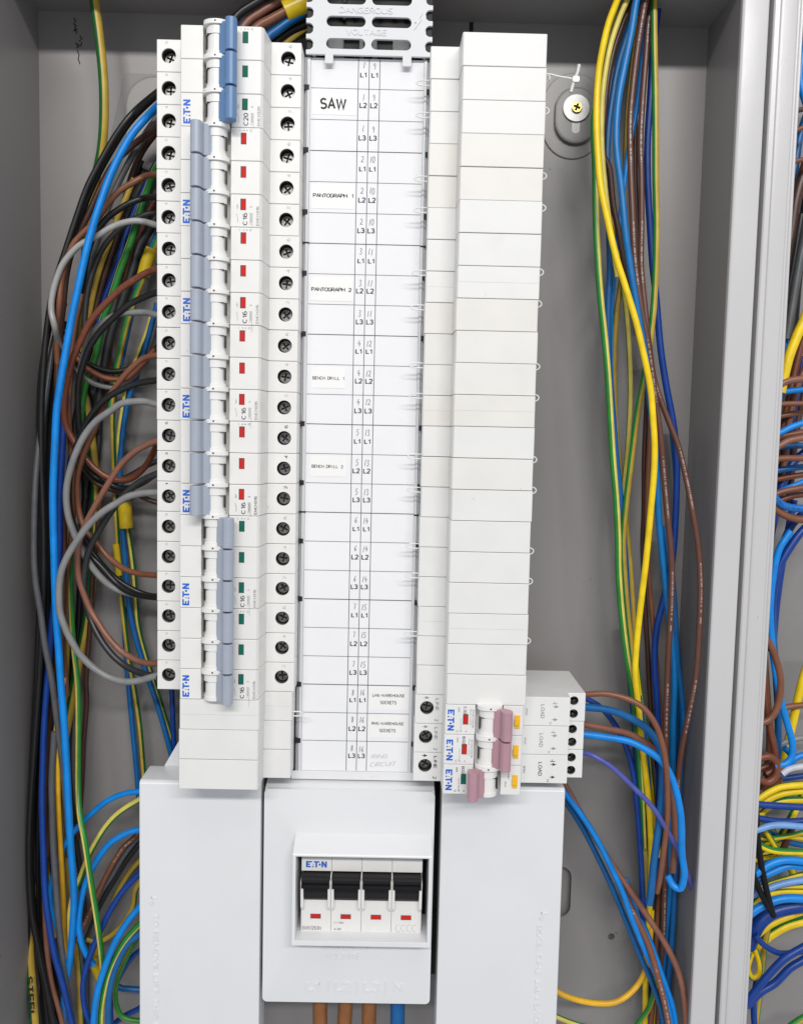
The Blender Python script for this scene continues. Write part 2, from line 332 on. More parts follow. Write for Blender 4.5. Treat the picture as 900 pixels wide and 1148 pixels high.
# ================================================================== SETTING: the cabinet shell
DB = -70.0
cabinet = obj('cabinet', None, kind='structure', label='grey painted steel cabinet shell around the breakers', loc=(0, 0, 0))
XL, XR, VT, VB = -188.0, 256.5, 53.0, -760.0
def cab(name, fn, m, bev=0, parent=cabinet, label=None): return obj(name, mesh(name, m, fn, bev), parent, label=label)
def stadium(cx, v0, v1, r, n=9):
    return [(cx + r * math.cos(R(180 * i / n)), v1 - r + r * math.sin(R(180 * i / n))) for i in range(n + 1)] + [(cx + r * math.cos(R(180 + 180 * i / n)), v0 + r + r * math.sin(R(180 + 180 * i / n))) for i in range(n + 1)]
def backp(bm):
    # pressed sheet with two oblong openings and a punched hole
    plate(bm, [(XL, VB), (XR, VB), (XR, VT), (XL, VT)], [circ(218, -580, 2.4, 16), stadium(179.5, -566, -528, 8)], DB - 2, DB)
cab('back_panel', backp, 'panel_paint')
cab('backing_sheet', lambda bm: box(bm, XL - 4, XR + 120, VB, VT, DB - 9, DB - 6), 'panel_paint')
cab('side_wall', lambda bm: prism(bm, [(XL - 2, DB - 2), (XL, DB), (XL, 34), (XL - 2, 34)], VB, VT, 'v'), 'panel_paint', label='left side wall of the cabinet')
cab('side_wall', lambda bm: prism(bm, [(XR, DB), (XR + 2, DB - 2), (XR + 2, -9.9), (XR, -9.9)], VB, VT, 'v'), 'panel_paint', label='right side wall of the cabinet')
cab('top_wall', lambda bm: box(bm, XL - 2, XR + 2, VT, VT + 2, DB - 2, -8), 'panel_paint')
cab('front_flange', lambda bm: prism(bm, [(XR - .4, -12), (XR - .4, -8.6), (XR + .3, -7.9), (XR + 1.2, -8.2), (XR + 15.0, -8.2), (XR + 15.8, -8.9), (XR + 15.8, -30), (XR + 14.4, -30), (XR + 14.4, -9.9), (XR + 1.5, -9.9), (XR + 1.5, -12)], VB, 120, 'v'), 'flange_paint', .25, label='pale front edge of the right wall')
cab('punched_slot', lambda bm: prism(bm, rr(at(526,26,DB).x, at(530.5,26,DB).x, at(528,37,DB).y, at(528,24,DB).y, .4), DB, DB + .2, 'd'), 'shade_and_part_black')
nb = obj('neighbouring_cabinet', None, kind='structure', label='edge of the neighbouring grey cabinet at the right of the picture')
cab('front_flange', lambda bm: prism(bm, [(275.2, -30), (275.2, -9.3), (276, -8.4), (278.6, -8.2), (279.2, -7.2), (280.4, -6.8), (288.2, -6.8), (289.0, -7.5), (289.6, -8.6), (290.6, -8.6), (291.2, -7.8), (292.2, -7.4), (293.0, -8.2), (293.0, -22), (291.6, -22), (291.6, -10.2), (277, -10.2), (277, -30)], VB, 120, 'v'), 'flange_paint', .2, nb)
cab('side_wall', lambda bm: box(bm, 275.4, 276.8, VB, 120, DB - 2, -30.2), 'panel_paint', 0, nb)
cab('back_panel', lambda bm: box(bm, 276.9, 420, VB, 120, DB - 4, DB - 2.5), 'panel_paint', 0, nb)
cab('top_wall', lambda bm: box(bm, 293.2, 420, VT, VT + 2, DB - 2, -8), 'panel_paint', 0, nb)
cab('gap_shade_sheet', lambda bm: box(bm, XR + 2.5, 275.2, VB, 120, -60, -58), 'shade_and_part_black', 0, nb)  # black sheet added for the shade deep between the cabinets
# pressed bosses in the back panel
def boss_plate(bm):
    prism(bm, stadium(168, -34, 22, 20, 14), DB, DB + 1.2, 'd')
cab('pressed_boss', boss_plate, 'panel_paint', .9)
cab('pressed_boss', lambda bm: prism(bm, stadium(169.5, -25, 12, 14, 12), DB + 1.25, DB + 5, 'd'), 'panel_paint', 1.6)
cab('slot_hole', lambda bm: prism(bm, rr(166.9, 172.2, -18.5, -6, 2.4), DB + 5.0, DB + 5.15, 'd'), 'tie_grey')
cab('pressed_boss', lambda bm: prism(bm, stadium(-110, -50, 12, 20, 14), DB + 1.25, DB + 5, 'd'), 'panel_paint', 1.6)
cab('grey_plate', lambda bm: prism(bm, [(-131, 14), (-92, 14), (-92, -80), (-150, -80), (-148, -60)], DB, DB + 1.2, 'd'), 'plate_grey', .3)  # thin flat grey shape on the back panel
def scrib(bm):
    for pts in ([(83, 20), (85, 23), (83, 27), (86, 29)], [(85, 28), (84, 33), (87, 36), (85, 38)], [(86, 33), (83, 35), (87, 32)], [(90, 40), (92, 44), (89, 46)], [(85, 48), (88, 52), (86, 54), (90, 51), (87, 49)], [(92, 47), (91, 52)], [(87, 56), (89, 62), (88, 66), (90, 72)]):
        stroke(bm, [tuple(at(x, y, DB + .1)[:2]) for x, y in pts], DB + .12, .75)
    face_up(bm)
cab('marker_scribble', scrib, 'ink_black')

# ================================================================== breaker modules
PITCH = 18.0
RAIL = -45.0
BX = -86.5           # left edge of the left column
# --- one pole of a three-pole breaker (local: x from 0, v from 0 down to -18)
AXX, AXD = 38.3, 36.5       # axis of the toggle drum
def pole_prof():
    return [(0, RAIL), (82.3, RAIL), (82.3, 18), (65.4, 18), (63.6, 35.2), (62.2, 37), (AXX + 7.9, 37), (AXX + 7.4, 31.5), (AXX - 7.4, 31.5), (AXX - 7.9, 37), (18.4, 37), (18.0, 36.4), (17.6, 18), (0, 18)]
pole_raw = mesh('pole', 'breaker_white', lambda bm: prism(bm, pole_prof(), -.12, -17.88, 'v'), .38)
HL, HR = 6.8, 74.8
def cutter(x, d, r, depth, v=-9.0): return mesh('cut', 'hole_dark', lambda bm: prism(bm, circ(x, v, r, 28), d - depth, d + 3, 'd'))
pole_me = boolean(pole_raw, [cutter(HL, 18, 4.15, 9), cutter(HR, 18, 4.15, 9)])
def screw_mesh(r=3.35, cup=3.98, depth=8.8, gold=None):
    bm = new()
    # dark cup added to stand in for the shade inside the hole
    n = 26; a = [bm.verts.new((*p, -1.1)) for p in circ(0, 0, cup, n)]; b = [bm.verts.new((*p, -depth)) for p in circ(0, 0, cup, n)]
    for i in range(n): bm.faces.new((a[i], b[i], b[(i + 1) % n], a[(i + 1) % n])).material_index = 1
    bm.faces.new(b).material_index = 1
    # screw head with a cross recess
    w, l, t = .55, 2.5, -5.2
    cross = [(w, w), (w, l), (-w, l), (-w, w), (-l, w), (-l, -w), (-w, -w), (-w, -l), (w, -l), (w, -w), (l, -w), (l, w)]
    c2 = new(); plate(c2, circ(0, 0, r, 24), [cross], -7.4, t)
    bmesh.ops.recalc_face_normals(c2, faces=c2.faces)
    tm = bpy.data.meshes.new('x'); c2.to_mesh(tm); c2.free(); bm.from_mesh(tm)
    prism(bm, circ(0, 0, r - .2, 20), -8.2, -7.0, 'd', 1)
    return finish(bm, 'terminal_screw', ['screw_steel', 'hole_dark'])
screw_me = screw_mesh()
small_screw_me = screw_mesh(2.35, 2.72, 7)
def drum_mesh(sgn, name='toggle_drum'):
    """drum of the toggle with its collar; sgn = side of the handle"""
    bm = new()
    prism(bm, circ(0, 0, 5.5, 24), -.5, -17.5, 'v')
    prism(bm, circ(0, 0, 6.05, 24), -1.6, -6.2, 'v')
    prism(bm, circ(0, 0, 6.0, 24), -15.2, -17.4, 'v')
    fl = [(-7.3, -4.9), (7.3, -4.9), (7.3, 2.2)] + [(7.3 * math.cos(R(a)), 2.2 + 5.1 * math.sin(R(a))) for a in range(15, 180, 15)] + [(-7.3, 2.2)]
    prism(bm, fl, .75, -1.55, 'v')
    prism(bm, circ(0, -0.3, .55, 8), 7.3, 7.36, 'd', 1)
    # dark slit beside the drum
    box(bm, -sgn * 5.75 - .35, -sgn * 5.75 + .35, -13.2, -6.3, .8, 3.6, 1)
    box(bm, -4.9, 4.9, -6.45, -6.2, 2.2, 5.0, 1)
    return finish(bm, name, ['drum_white', 'hole_dark'], 20)
drum_me = {s: drum_mesh(s) for s in (-1, 1)}
def handle_mesh(sgn, m, L_=16.9, thick=0):
    pr = [(1.6, 5.2), (3.4, 6.6), (5.6, 7.6), (6.1, 10.6), (6.5, 12.2), (7.5, 13.3), (9.2, 13.7), (10.8, 13.3), (11.9, 12.2), (12.4, 10.4), (12.2, 8.0), (11.0, 6.0), (7.4, 3.6), (5.2, 1.4)]
    pr = [(sgn * x, y) for x, y in pr]
    return mesh('handle', m, lambda bm: prism(bm, pr, -.5, -.5 - L_, 'v'), .35)
hm = {(s, m): handle_mesh(s, m) for s, m in ((1, 'handle_blue'), (-1, 'handle_grey'), (1, 'handle_grey'))}
def flag_mesh(m):
    bm = new(); box(bm, -1.55, 1.55, -3.1, 3.1, .02, .10, 1); box(bm, -1.15, 1.45, -2.95, 2.75, .05, .2)
    return finish(bm, 'indicator_flag', [m, 'hole_dark'], 0)
flag_me = {k: flag_mesh('flag_' + k) for k in ('red', 'green')}
def marks_mesh(row, rating, code, dark, part):
    bm = new(); D = 37.08
    p = 2 if dark else 1
    if part == 'logo': logo(bm, 21.6, -10.2, D, 12.8, 90, 0)
    if part == 'rating': text(bm, rating, 54.2, -13.6, D, 2.7, 6.8, 90, mi=2)
    if part == 'code': text(bm, code, 61.2, -11.8, D, 1.7, 10.5, 90, mi=2 if dark else 1)
    if row == 2 and part == 'fine':
        text(bm, '10000', 57.5, -13.2, D, 1.2, 5.0, 90, mi=p)
        for k in range(4): stroke(bm, [(56.6 + k % 2 * 1.8, -16.2 + k // 2 * 5.8), (56.6 + k % 2 * 1.8 + (.0 if k % 2 else 1.8), -16.2 + k // 2 * 5.8 + (.01 if not k % 2 else -5.8))], D, .16, p)
        text(bm, '3', 57.6, -7.0, D, 1.3, rot=90, mi=p)
        text(bm, '240V~', 50.0, -6.6, D, .9, 2.8, 90, mi=p)
        stroke(bm, [(49.6, -10.6), (50.2, -13.0)], D, .2, p); stroke(bm, [(50.2, -13.0), (50.2, -15.5)], D, .2, p)
    if row == 0 and part == 'fine':
        for k, x in enumerate((51.4, 53.4, 55.0)):
            if k in (1, 2): prism(bm, circ(x, -1.6, .34, 8), D - .01, D, 'd', p)
        stroke(bm, [(51.2, -1.2), (51.2, -2.0)], D, .22, p); stroke(bm, [(57.2 + .55 * math.cos(k * .785), -1.6 + .55 * math.sin(k * .785)) for k in range(9)], D, .18, p)
    if part == 'fine': text(bm, '531'[row], 5.6, -1.75, 18.08, 1.5, 1.6, 90, mi=2 if dark else 3)
    if part == 'fine': text(bm, '642'[row], 76.0, -2.3, 18.08, 1.9, 1.9, 90, mi=2 if dark else 3)
    face_up(bm)
    return finish(bm, 'printed_marks', ['print_blue', 'print_grey', 'print_dark', 'print_faint'], 0)
BRK = [('C20', 'EMCH320', 1, 'handle_blue', 'green', 0, 'topmost three-pole breaker with bright blue handles over green flags, marked C20'),
       ('C16', 'EMCH316', -1, 'handle_grey', 'red', 0, 'highest red-flag three-pole breaker, directly below the blue-handled one'),
       ('C16', 'EMCH316', -1, 'handle_grey', 'red', 0, 'second red-flag three-pole breaker from the top, beside the PANTOGRAPH 2 row'),
       ('C16', 'EMCH316', -1, 'handle_grey', 'red', 0, 'third red-flag three-pole breaker from the top, beside the BENCH DRILL 1 row'),
       ('C16', 'EMCH316', -1, 'handle_grey', 'red', 1, 'lowest red-flag three-pole breaker, with the darkest printed markings'),
       ('C16', 'EMCH316', 1, 'handle_grey', 'green', 0, 'upper of two breakers with grey handles switched right over green flags'),
       ('C16', 'EMCH316', 1, 'handle_grey', 'green', 0, 'lowest three-pole breaker, green flags, just above the left blank modules')]
mk_cache = {}
for k, (rating, code, side, hmat, flag, dark, lab) in enumerate(BRK):
    jx = rnd.uniform(-.25, .25); jd = rnd.uniform(-.2, .2)
    t = obj('circuit_breaker', None, loc=(BX + jx, -54.0 * k, jd), label=lab, cat='circuit breaker', group='three-pole breakers in the left column')
    for r in range(3):
        p = obj('pole', pole_me, t, (0, -18 * r, 0))
        for hx in (HL, HR):
            s = obj('terminal_screw', screw_me, p, (hx, -9, 18)); s.rotation_euler = (0, rnd.uniform(0, 3), 0)
        obj('toggle_drum', drum_me[side], p, (AXX, 0, AXD))
        obj('handle', hm[(side, hmat)], p, (AXX, 0, AXD))
        obj('indicator_flag', flag_me[flag], p, (53.6 if side > 0 else 53.2, -6.0 + (0 if r < 2 else .4), 37))
        for part, nm in (('fine', 'fine_print'), ('logo', 'maker_logo'), ('rating', 'rating_mark'), ('code', 'type_code')):
            if part != 'fine' and r != 2: continue
            key = (r, rating, dark, part)
            if key not in mk_cache: mk_cache[key] = marks_mesh(r, rating, code, dark, part)
            obj(nm, mk_cache[key], p, kind='stuff' if part == 'fine' else None)

# --- blank modules
def loop_mesh(l, w, side, sag=0):
    """thin nylon loop poking out sideways"""
    pts = [(0, w / 2), (side * l * .6, w / 2 * 1.05), (side * l * .92, w * .28), (side * l, 0), (side * l * .92, -w * .28), (side * l * .6, -w / 2 * 1.05), (0, -w / 2)]
    bm = new(); tube(bm, [Vector((x, v, 0)) for x, v in pts], .42, 6, 3); return finish(bm, 'retaining_loop', 'clip_nylon', 70)
def catmull(P, n):
    out = []; m = len(P)
    for i in range(m - 1):
        p0 = P[i - 1] if i else P[0] * 2 - P[1]; p1 = P[i]; p2 = P[i + 1]; p3 = P[i + 2] if i + 2 < m else P[-1] * 2 - P[-2]
        for k in range(n):
            t = k / n
            out.append(.5 * ((2 * p1) + (p2 - p0) * t + (2 * p0 - 5 * p1 + 4 * p2 - p3) * t * t + (3 * p1 - p0 - 3 * p2 + p3) * t ** 3))
    out.append(P[-1].copy()); return out
def tube(bm, P, r, n=10, sub=4, matf=None, cap=True, uv=None):
    Q = catmull(P, sub) if sub > 1 else P; m = len(Q); rings = []; s = 0; acc = []
    dv = Vector((0, 0, 1))
    for i, p in enumerate(Q):
        t = (Q[min(m - 1, i + 1)] - Q[max(0, i - 1)]).normalized()
        n1 = dv - t * t.dot(dv)
        if n1.length < 1e-3: n1 = Vector((1, 0, 0)) - t * t.x
        n1.normalize(); n2 = t.cross(n1)
        if i: s += (p - Q[i - 1]).length
        acc.append(s)
        rings.append([bm.verts.new(p + (n1 * math.cos(a) + n2 * math.sin(a)) * r) for a in [2 * math.pi * k / n - math.pi for k in range(n)]])
    for i in range(m - 1):
        for k in range(n):
            f = bm.faces.new((rings[i][k], rings[i][(k + 1) % n], rings[i + 1][(k + 1) % n], rings[i + 1][k]))
            f.smooth = True
            if matf: f.material_index = matf(2 * math.pi * (k + .5) / n - math.pi, acc[i])
            if uv:
                for lp, (ii, kk) in zip(f.loops, ((i, k), (i, k + 1), (i + 1, k + 1), (i + 1, k))): lp[uv].uv = (acc[ii], kk / n)
    if cap:
        bm.faces.new(rings[0]); bm.faces.new(rings[-1])
loopL = loop_mesh(8.2, 2.7, -1); loopR = loop_mesh(4.4, 3.4, 1)
def blank_mesh(m, groove, mirror):
    def f(bm):
        # local x=0 at the outer end of the low shoulder
        pr = [(0, -20), (0, 17.4), (.6, 18), (16.4, 18), (16.9, 36.2), (17.6, 37), (63.1, 37), (63.5, 36.4), (63.5, -20)]
        if mirror: pr = [(-x, d) for x, d in pr]
        prism(bm, pr, -.14, -17.86, 'v')
    return mesh('blanking_module', m, f, .28)
bl_cache = {}
def blank(x, i, m, groove, mirror, label, group):
    key = (m, groove, mirror)
    if key not in bl_cache: bl_cache[key] = blank_mesh(*key)
    o = obj('blanking_module', bl_cache[key], None, (x + rnd.uniform(-.35, .35), -18.0 * i + rnd.uniform(-.05, .05), rnd.uniform(-.3, .3)), label, 'blanking module', group)
    if groove:
        sg = -1 if mirror else 1
        for xa, xb, dd in ((17.9, 62.8, 37), (.9, 16.0, 18)):
            obj('mould_line', mesh('mould_line', 'print_faint', lambda bm: box(bm, min(sg * xa, sg * xb), max(sg * xa, sg * xb), -9.08, -8.92, dd - .2, dd + .03), smooth=0), o)
    return o
RTINT = {3: 'blank_cream', 4: 'blank_cream', 8: 'blank_cream', 9: 'blank_warm', 10: 'blank_warm', 11: 'blank_cream', 13: 'blank_warm'}
TIED = {1, 2, 4, 5, 7, 8, 10, 11, 13, 14, 16, 17, 19}
XBR = 69.7
for i in range(21):
    tint = RTINT.get(i, 'blank_white'); tone = {'blank_cream': 'cream', 'blank_warm': 'off-white', 'blank_white': 'white'}[tint]
    pos = 'topmost' if i == 0 else ('lowest' if i == 20 else ORD[i])
    lab = f'{pos} {tone} blank module of the right column' + (', directly above the pink-handled breakers' if i == 20 else (' counted from the top' if i else ''))
    o = blank(XBR, i, tint, i in (7, 11, 18), False, lab, 'blank modules in the right column')
    if i in TIED:
        obj('retaining_loop', loopL, o, (.2, -.2 - (4 if i in (8, 14) else 0) * .5, 12))
        obj('retaining_loop', loopR, o, (62.9, -.4, 24))
for i, lab in ((21, 'upper of three blank modules below the left breakers, marked by a fine line'), (22, 'middle of three blank modules below the left breakers'), (23, 'lowest of three blank modules below the left breakers')):
    o = blank(-5.2, i, 'blank_white', i == 21, True, lab, 'blank modules in the left column')
    if i == 22: obj('retaining_loop', loop_mesh(7.5, 2.6, 1), o, (-.6, 3.2, 14))
# cord and toggle tag hanging from the right column
tg = obj('tag_fastener', None, loc=(134, -18.5, 28), label='thin white plastic cord with a crossbar by the washer screw', cat='tag fastener')
def cord(bm): tube(bm, [Vector(p) for p in ((-3, .8, 0), (3, .6, 0), (7, -.7, 1), (12, -1.6, 1.5), (16, -2.4, 1.5))], .48, 8, 5)
obj('cord', mesh('cord', 'clip_nylon', cord, smooth=70), tg)
def bar(bm): tube(bm, [Vector(p) for p in ((18.3, 5.6, 1.5), (17.4, 1, 1.5), (15.9, -2.6, 1.5), (14.2, -9.4, 1.5))], 1.0, 10, 4)
obj('crossbar', mesh('crossbar', 'tie_grey', bar, smooth=60), tg)
def collar(bm): prism(bm, rr(14.6, 18.6, -4.3, -1.0, 1.0), 0, 3.2, 'd')
obj('collar', mesh('collar', 'clip_nylon', collar, .3), tg)
obj('tag_fastener', mesh('cord', 'clip_nylon', lambda bm: tube(bm, [Vector(p) for p in ((0, 0, 0), (-.8, -6, .6), (-.6, -12, .6), (.6, -17.5, 0))], .42, 8, 5)), None, (134.2, -36.5, 22), 'short white cord slung between two loops beside the third right blank', 'tag fastener')
# washer and screw on the boss
ws = obj('fixing_screw', None, loc=(169.3, -2.6, DB + 5), label='brass cross-head screw with large zinc washer on the back panel', cat='screw')
def washer(bm): plate(bm, circ(0, 0, 8.9, 40), [circ(0, 0, 3, 20)], 0, 1.6)
obj('washer', mesh('washer', 'zinc', washer, .3), ws)
obj('rubber_seat', mesh('rubber_seat', 'black_plastic', lambda bm: prism(bm, circ(0, -.8, 9.2, 40), -.9, -.05, 'd')), ws)
def shead(bm):
    w, l = .55, 2.2
    plate(bm, circ(0, 0, 3.5, 28), [[(w, w), (w, l), (-w, l), (-w, w), (-l, w), (-l, -w), (-w, -w), (-w, -l), (w, -l), (w, -w), (l, -w), (l, w)]], 1.5, 3.2)
h = obj('screw_head', mesh('screw_head', 'brass', shead, .3), ws); h.rotation_euler = (0, R(20), 0)
obj('cross_recess', mesh('cross_recess', 'shade_and_part_black', lambda bm: prism(bm, circ(0, 0, 2.8, 16), 1.65, 1.8, 'd')), h)

# --- single-module residual current breakers at the foot of the right column
def rc_prof():
    A, Dk = 42.8, 31.5   # drum axis x
    return [(0, RAIL), (105.3, RAIL), (105.3, 8), (94.2, 8), (93.9, 18), (63.2, 18), (62.9, 36.4), (62.4, 37), (A + 8.2, 37), (A + 7.7, Dk), (A - 7.7, Dk), (A - 8.2, 37), (17.4, 37), (16.9, 36.3), (16.6, 18), (0, 18)]
rc_raw = mesh('housing', 'rcbo_white', lambda bm: prism(bm, rc_prof(), -.12, -17.88, 'v'), .35)
rc_me = boolean(rc_raw, [cutter(7.0, 18, 4.15, 9, -8.2), cutter(98.2, 8, 2.85, 7.2, -5.0), cutter(98.2, 8, 2.85, 7.2, -13.2)])
pinkL, pinkR = handle_mesh(-1, 'handle_pink', 16.9), handle_mesh(1, 'handle_pink', 16.9)
def rc_marks(rating, dark, part):
    bm = new(); D = 37.08; p = 2 if dark else 1
    if part != 'fine':
        if part == 'logo': logo(bm, 20.4, -9.4, D, 12.6, -90, 0)
        if part == 'LINE': text(bm, 'LINE', 13.2, -6.0, 18.08, 2.4, 7.6, -90, 0, mi=p)
        if part == 'LOAD': text(bm, 'LOAD', 77.4, -9.0, 18.08, 2.6, 8.6, -90, 0, mi=p)
        face_up(bm); return finish(bm, 'printed_marks', ['print_blue', 'print_grey', 'print_dark'], 0)
    text(bm, rating, 28.6, -3.4, D, 1.7, 4.6, -90, mi=2); text(bm, 'Type A 30mA', 26.2, -12.0, D, .9, 7.6, -90, mi=p)
    text(bm, '6000', 25.0, -3.2, D, 1.0, 2.8, -90, mi=p)
    text(bm, '30mA I n 0.03A', 31.9, -7.5, D, .9, 10, -90, mi=p); text(bm, 'EMCH316', 33.4, -8.5, D, 1.0, 11, -90, mi=p)
    for x in (26.4, 29.4): prism(bm, circ(x, -16.0, .4, 8), D - .01, D, 'd', p)
    stroke(bm, [(24.2 + .6 * math.cos(k * .785), -16 + .6 * math.sin(k * .785)) for k in range(9)], D, .2, p)
    text(bm, 'TEST', 55.4, -6.2, D, 1.0, 4.0, -90, mi=p); text(bm, '30mA', 53.9, -11.5, D, .9, 3.6, -90, mi=p)
    D = 18.08
    text(bm, '2', 13.0, -15.6, D, 2.2, 1.8, -90, mi=p)
    def arrow(x, v): prism(bm, [(x - .9, v + 1.0), (x + 1.5, v), (x - .9, v - 1.0)][::1], D - .01, D, 'd', p); stroke(bm, [(x - 2.2, v), (x - .9, v)], D, .35, p)
    arrow(7.0, -1.9)
    text(bm, 'AFSAC', 67.6, -9.5, D, 1.3, 4.6, -90, mi=p)
    arrow(85.6, -6.0); arrow(85.2, -14.0)
    stroke(bm, [(84.4, -2.9), (84.4, -4.1), (86.2, -4.1)], D, .45, p); stroke(bm, [(83.2, -4.1), (84.4, -4.1)], D, .4, p)
    text(bm, 'N', 82.2, -16.2, D, 1.6, 1.4, -90, mi=p)
    face_up(bm)
    return finish(bm, 'printed_marks', ['print_blue', 'print_grey', 'print_dark'], 0)
for k, (rating, side, flag, dark, lab) in enumerate((('C32', 1, 'red', 0, 'upper pink-handled breaker, lever to the right over a red flag'), ('B32', 1, 'red', 0, 'middle pink-handled breaker, lever to the right, between two others'), ('B32', -1, 'green', 1, 'lowest pink-handled breaker, lever thrown left, green flag'))):
    t = obj('residual_current_breaker', None, None, (XBR + rnd.uniform(-.2, .2) - .2 * k, -378 - 18 * k, 0), lab, 'circuit breaker', 'pink-handled breakers in the right column')
    h = obj('housing', rc_me, t)
    for x, v, d, me in ((7.0, -8.2, 18, screw_me), (98.2, -5.0, 8, small_screw_me), (98.2, -13.2, 8, small_screw_me)):
        s = obj('terminal_screw', me, h, (x, v, d)); s.rotation_euler = (0, rnd.uniform(0, 3), 0)
    obj('toggle_drum', drum_me[side], t, (42.8, -.1, 36.6))
    obj('handle', pinkR if side > 0 else pinkL, t, (42.8, -.2, 36.6))
    obj('indicator_flag', flag_me[flag], t, (29.0, -8.8, 37))
    obj('test_button', mesh('test_button', 'button_yellow', lambda bm: (box(bm, -1.5, 1.5, -3.9, 3.9, 0, .8), box(bm, -1.7, .9, -1.9, 1.9, .7, 1.8)), .2), t, (59.3, -9.6, 37))
    for part, nm in (('fine', 'fine_print'), ('logo', 'maker_logo'), ('LINE', 'line_mark'), ('LOAD', 'load_mark')):
        obj(nm, rc_marks(rating, dark, part), h, kind='stuff' if part == 'fine' else None)

# ================================================================== circuit chart between the columns
ch = obj('circuit_chart', None, None, (0, 0, 0), 'long white circuit chart in a grey channel between the breaker columns', 'circuit chart')
obj('channel', mesh('channel', 'rail_grey', lambda bm: box(bm, -6.2, 72.4, -437.5, -.3, -6, -1.2), .15), ch)
for x0, x1, t_ in ((-6.2, -4.6, .4), (-3.6, -2.9, .2), (68.4, 69.2, .2), (71.0, 72.4, .4)):
    obj('rail_rib', mesh('rail_rib', 'shade_and_part_black' if t_ > .3 else 'rail_grey', lambda bm: box(bm, x0, x1, -436, -.6, -1.2, t_), .15), ch)  # outer ribs coloured black for the shade in the gaps beside the channel
obj('lower_edge', mesh('lower_edge', 'cover_white', lambda bm: box(bm, -7, 72.6, -438.8, -433.6, -1.3, 1.0), .3), ch)
obj('channel_lip', mesh('channel_lip', 'rail_light', lambda bm: box(bm, -2.6, -.7, -434, -.6, -1.2, .9), .2), ch)
obj('channel_lip', mesh('channel_lip', 'rail_light', lambda bm: box(bm, 66.4, 68.1, -434, -.6, -1.2, .9), .2), ch)
notch_me = mesh('notch', 'shade_and_part_black', lambda bm: box(bm, -2.4, 2.4, -1.5, 1.5, -1, 1.15), .1)
for r in (1, 3, 5, 7, 9, 12, 14, 16, 18, 21, 23):
    obj('notch', notch_me, ch, (-3.7, -18 * r, 0)); obj('notch', notch_me, ch, (70.4, -18 * r - 1.0, 0))
thin_me = mesh('notch', 'shade_and_part_black', lambda bm: box(bm, -3.2, 3.2, -.5, .5, 0, .95))
for r in (6, 15): obj('notch', thin_me, ch, (-3.4, -18 * r, 0)); obj('notch', thin_me, ch, (69.6, -18 * r - .6, 0))
paper = obj('paper_strip', mesh('paper_strip', 'paper', lambda bm: box(bm, -.6, 66.3, -433.4, -.8, -.6, 0)), ch)
def grid(bm):
    D = .06
    for r in range(1, 24):
        w = .5 if r % 3 == 0 else .32
        box(bm, -.4, 66.2, -18 * r - w / 2, -18 * r + w / 2, .02, D)
    for x in (27.5, 33.9, 40.2): box(bm, x - .2, x + .2, -433, -1, .02, D + .03)
obj('ruled_lines', mesh('ruled_lines', 'ink_line', grid, smooth=0), paper, kind='stuff')
def lnum(bm):
    for r in range(24):
        jv = rnd.uniform(-.4, .4)
        for x in (30.7, 37.0): text(bm, 'L%d' % (r % 3 + 1), x + rnd.uniform(-.25, .25), -18 * r - 9.7 + jv, .1, 3.1, 3.9 if r % 3 == 0 else 4.4, bold=.012)
    face_up(bm)
obj('printed_phase_numbers', mesh('printed_phase_numbers', 'ink_black', lnum, smooth=0), paper, kind='stuff')
def pen(bm):
    for r in range(24):
        q = r // 3; jv = rnd.uniform(-.5, .5)
        hand(bm, str(q + 1), 30.9, -18 * r - 4.4 + jv, .1, 3.6); hand(bm, str(q + 9), 37.0, -18 * r - 4.6 + jv, .1, 3.6)
    face_up(bm)
obj('handwritten_numbers', mesh('handwritten_numbers', 'ink_pen', pen, smooth=0), paper, kind='stuff')
def sticker(x0, x1, v0, v1, lines):
    s = obj('adhesive_label', mesh('adhesive_label', 'sticker', lambda bm: prism(bm, rr(x0, x1, v0, v1, .5, 2), .04, .2, 'd'), smooth=0), ch)
    def f(bm):
        for (tx, cx, cv, h_, w_, b) in lines: text(bm, tx, cx, cv, .26, h_, w_, bold=b)
        face_up(bm)
    obj('lettering', mesh('lettering', 'ink_black', f, smooth=0), s)
sticker(.6, 26.8, -33.2, -18.6, [('SAW', 13.0, -26.9, 8.2, 15.6, .012)])
sticker(.6, 26.6, -87.6, -73.6, [('PANTOGRAPH 1', 13.8, -80.0, 2.9, 24.2, 0)])
sticker(.8, 26.6, -142.0, -128.0, [('PANTOGRAPH 2', 13.6, -135.2, 2.9, 24.2, 0)])
sticker(2.4, 22.6, -194.2, -181.8, [('BENCH DRILL 1', 12.6, -188.2, 2.3, 19.2, 0)])
sticker(2.2, 24.6, -248.0, -235.8, [('BENCH DRILL 2', 12.8, -241.8, 2.3, 19.2, 0)])
sticker(41.6, 65.2, -393.4, -379.4, [('LHS-WAREHOUSE', 53.2, -384.3, 2.3, 20, 0), ('SOCKETS', 53.2, -388.8, 2.3, 10.2, 0)])
sticker(41.6, 65.2, -411.4, -397.4, [('RHS-WAREHOUSE', 53.0, -402.3, 2.3, 20, 0), ('SOCKETS', 53.0, -406.8, 2.3, 10.2, 0)])
def pencil(bm):
    text(bm, 'RING', 48.5, -423.6, .1, 3.2, 10.5, 3, shear=.3); text(bm, 'CIRCUIT', 50.5, -428.6, .1, 3.0, 16, 3, shear=.3); face_up(bm)
obj('pencil_note', mesh('pencil_note', 'ink_pencil', pencil, smooth=0), paper)

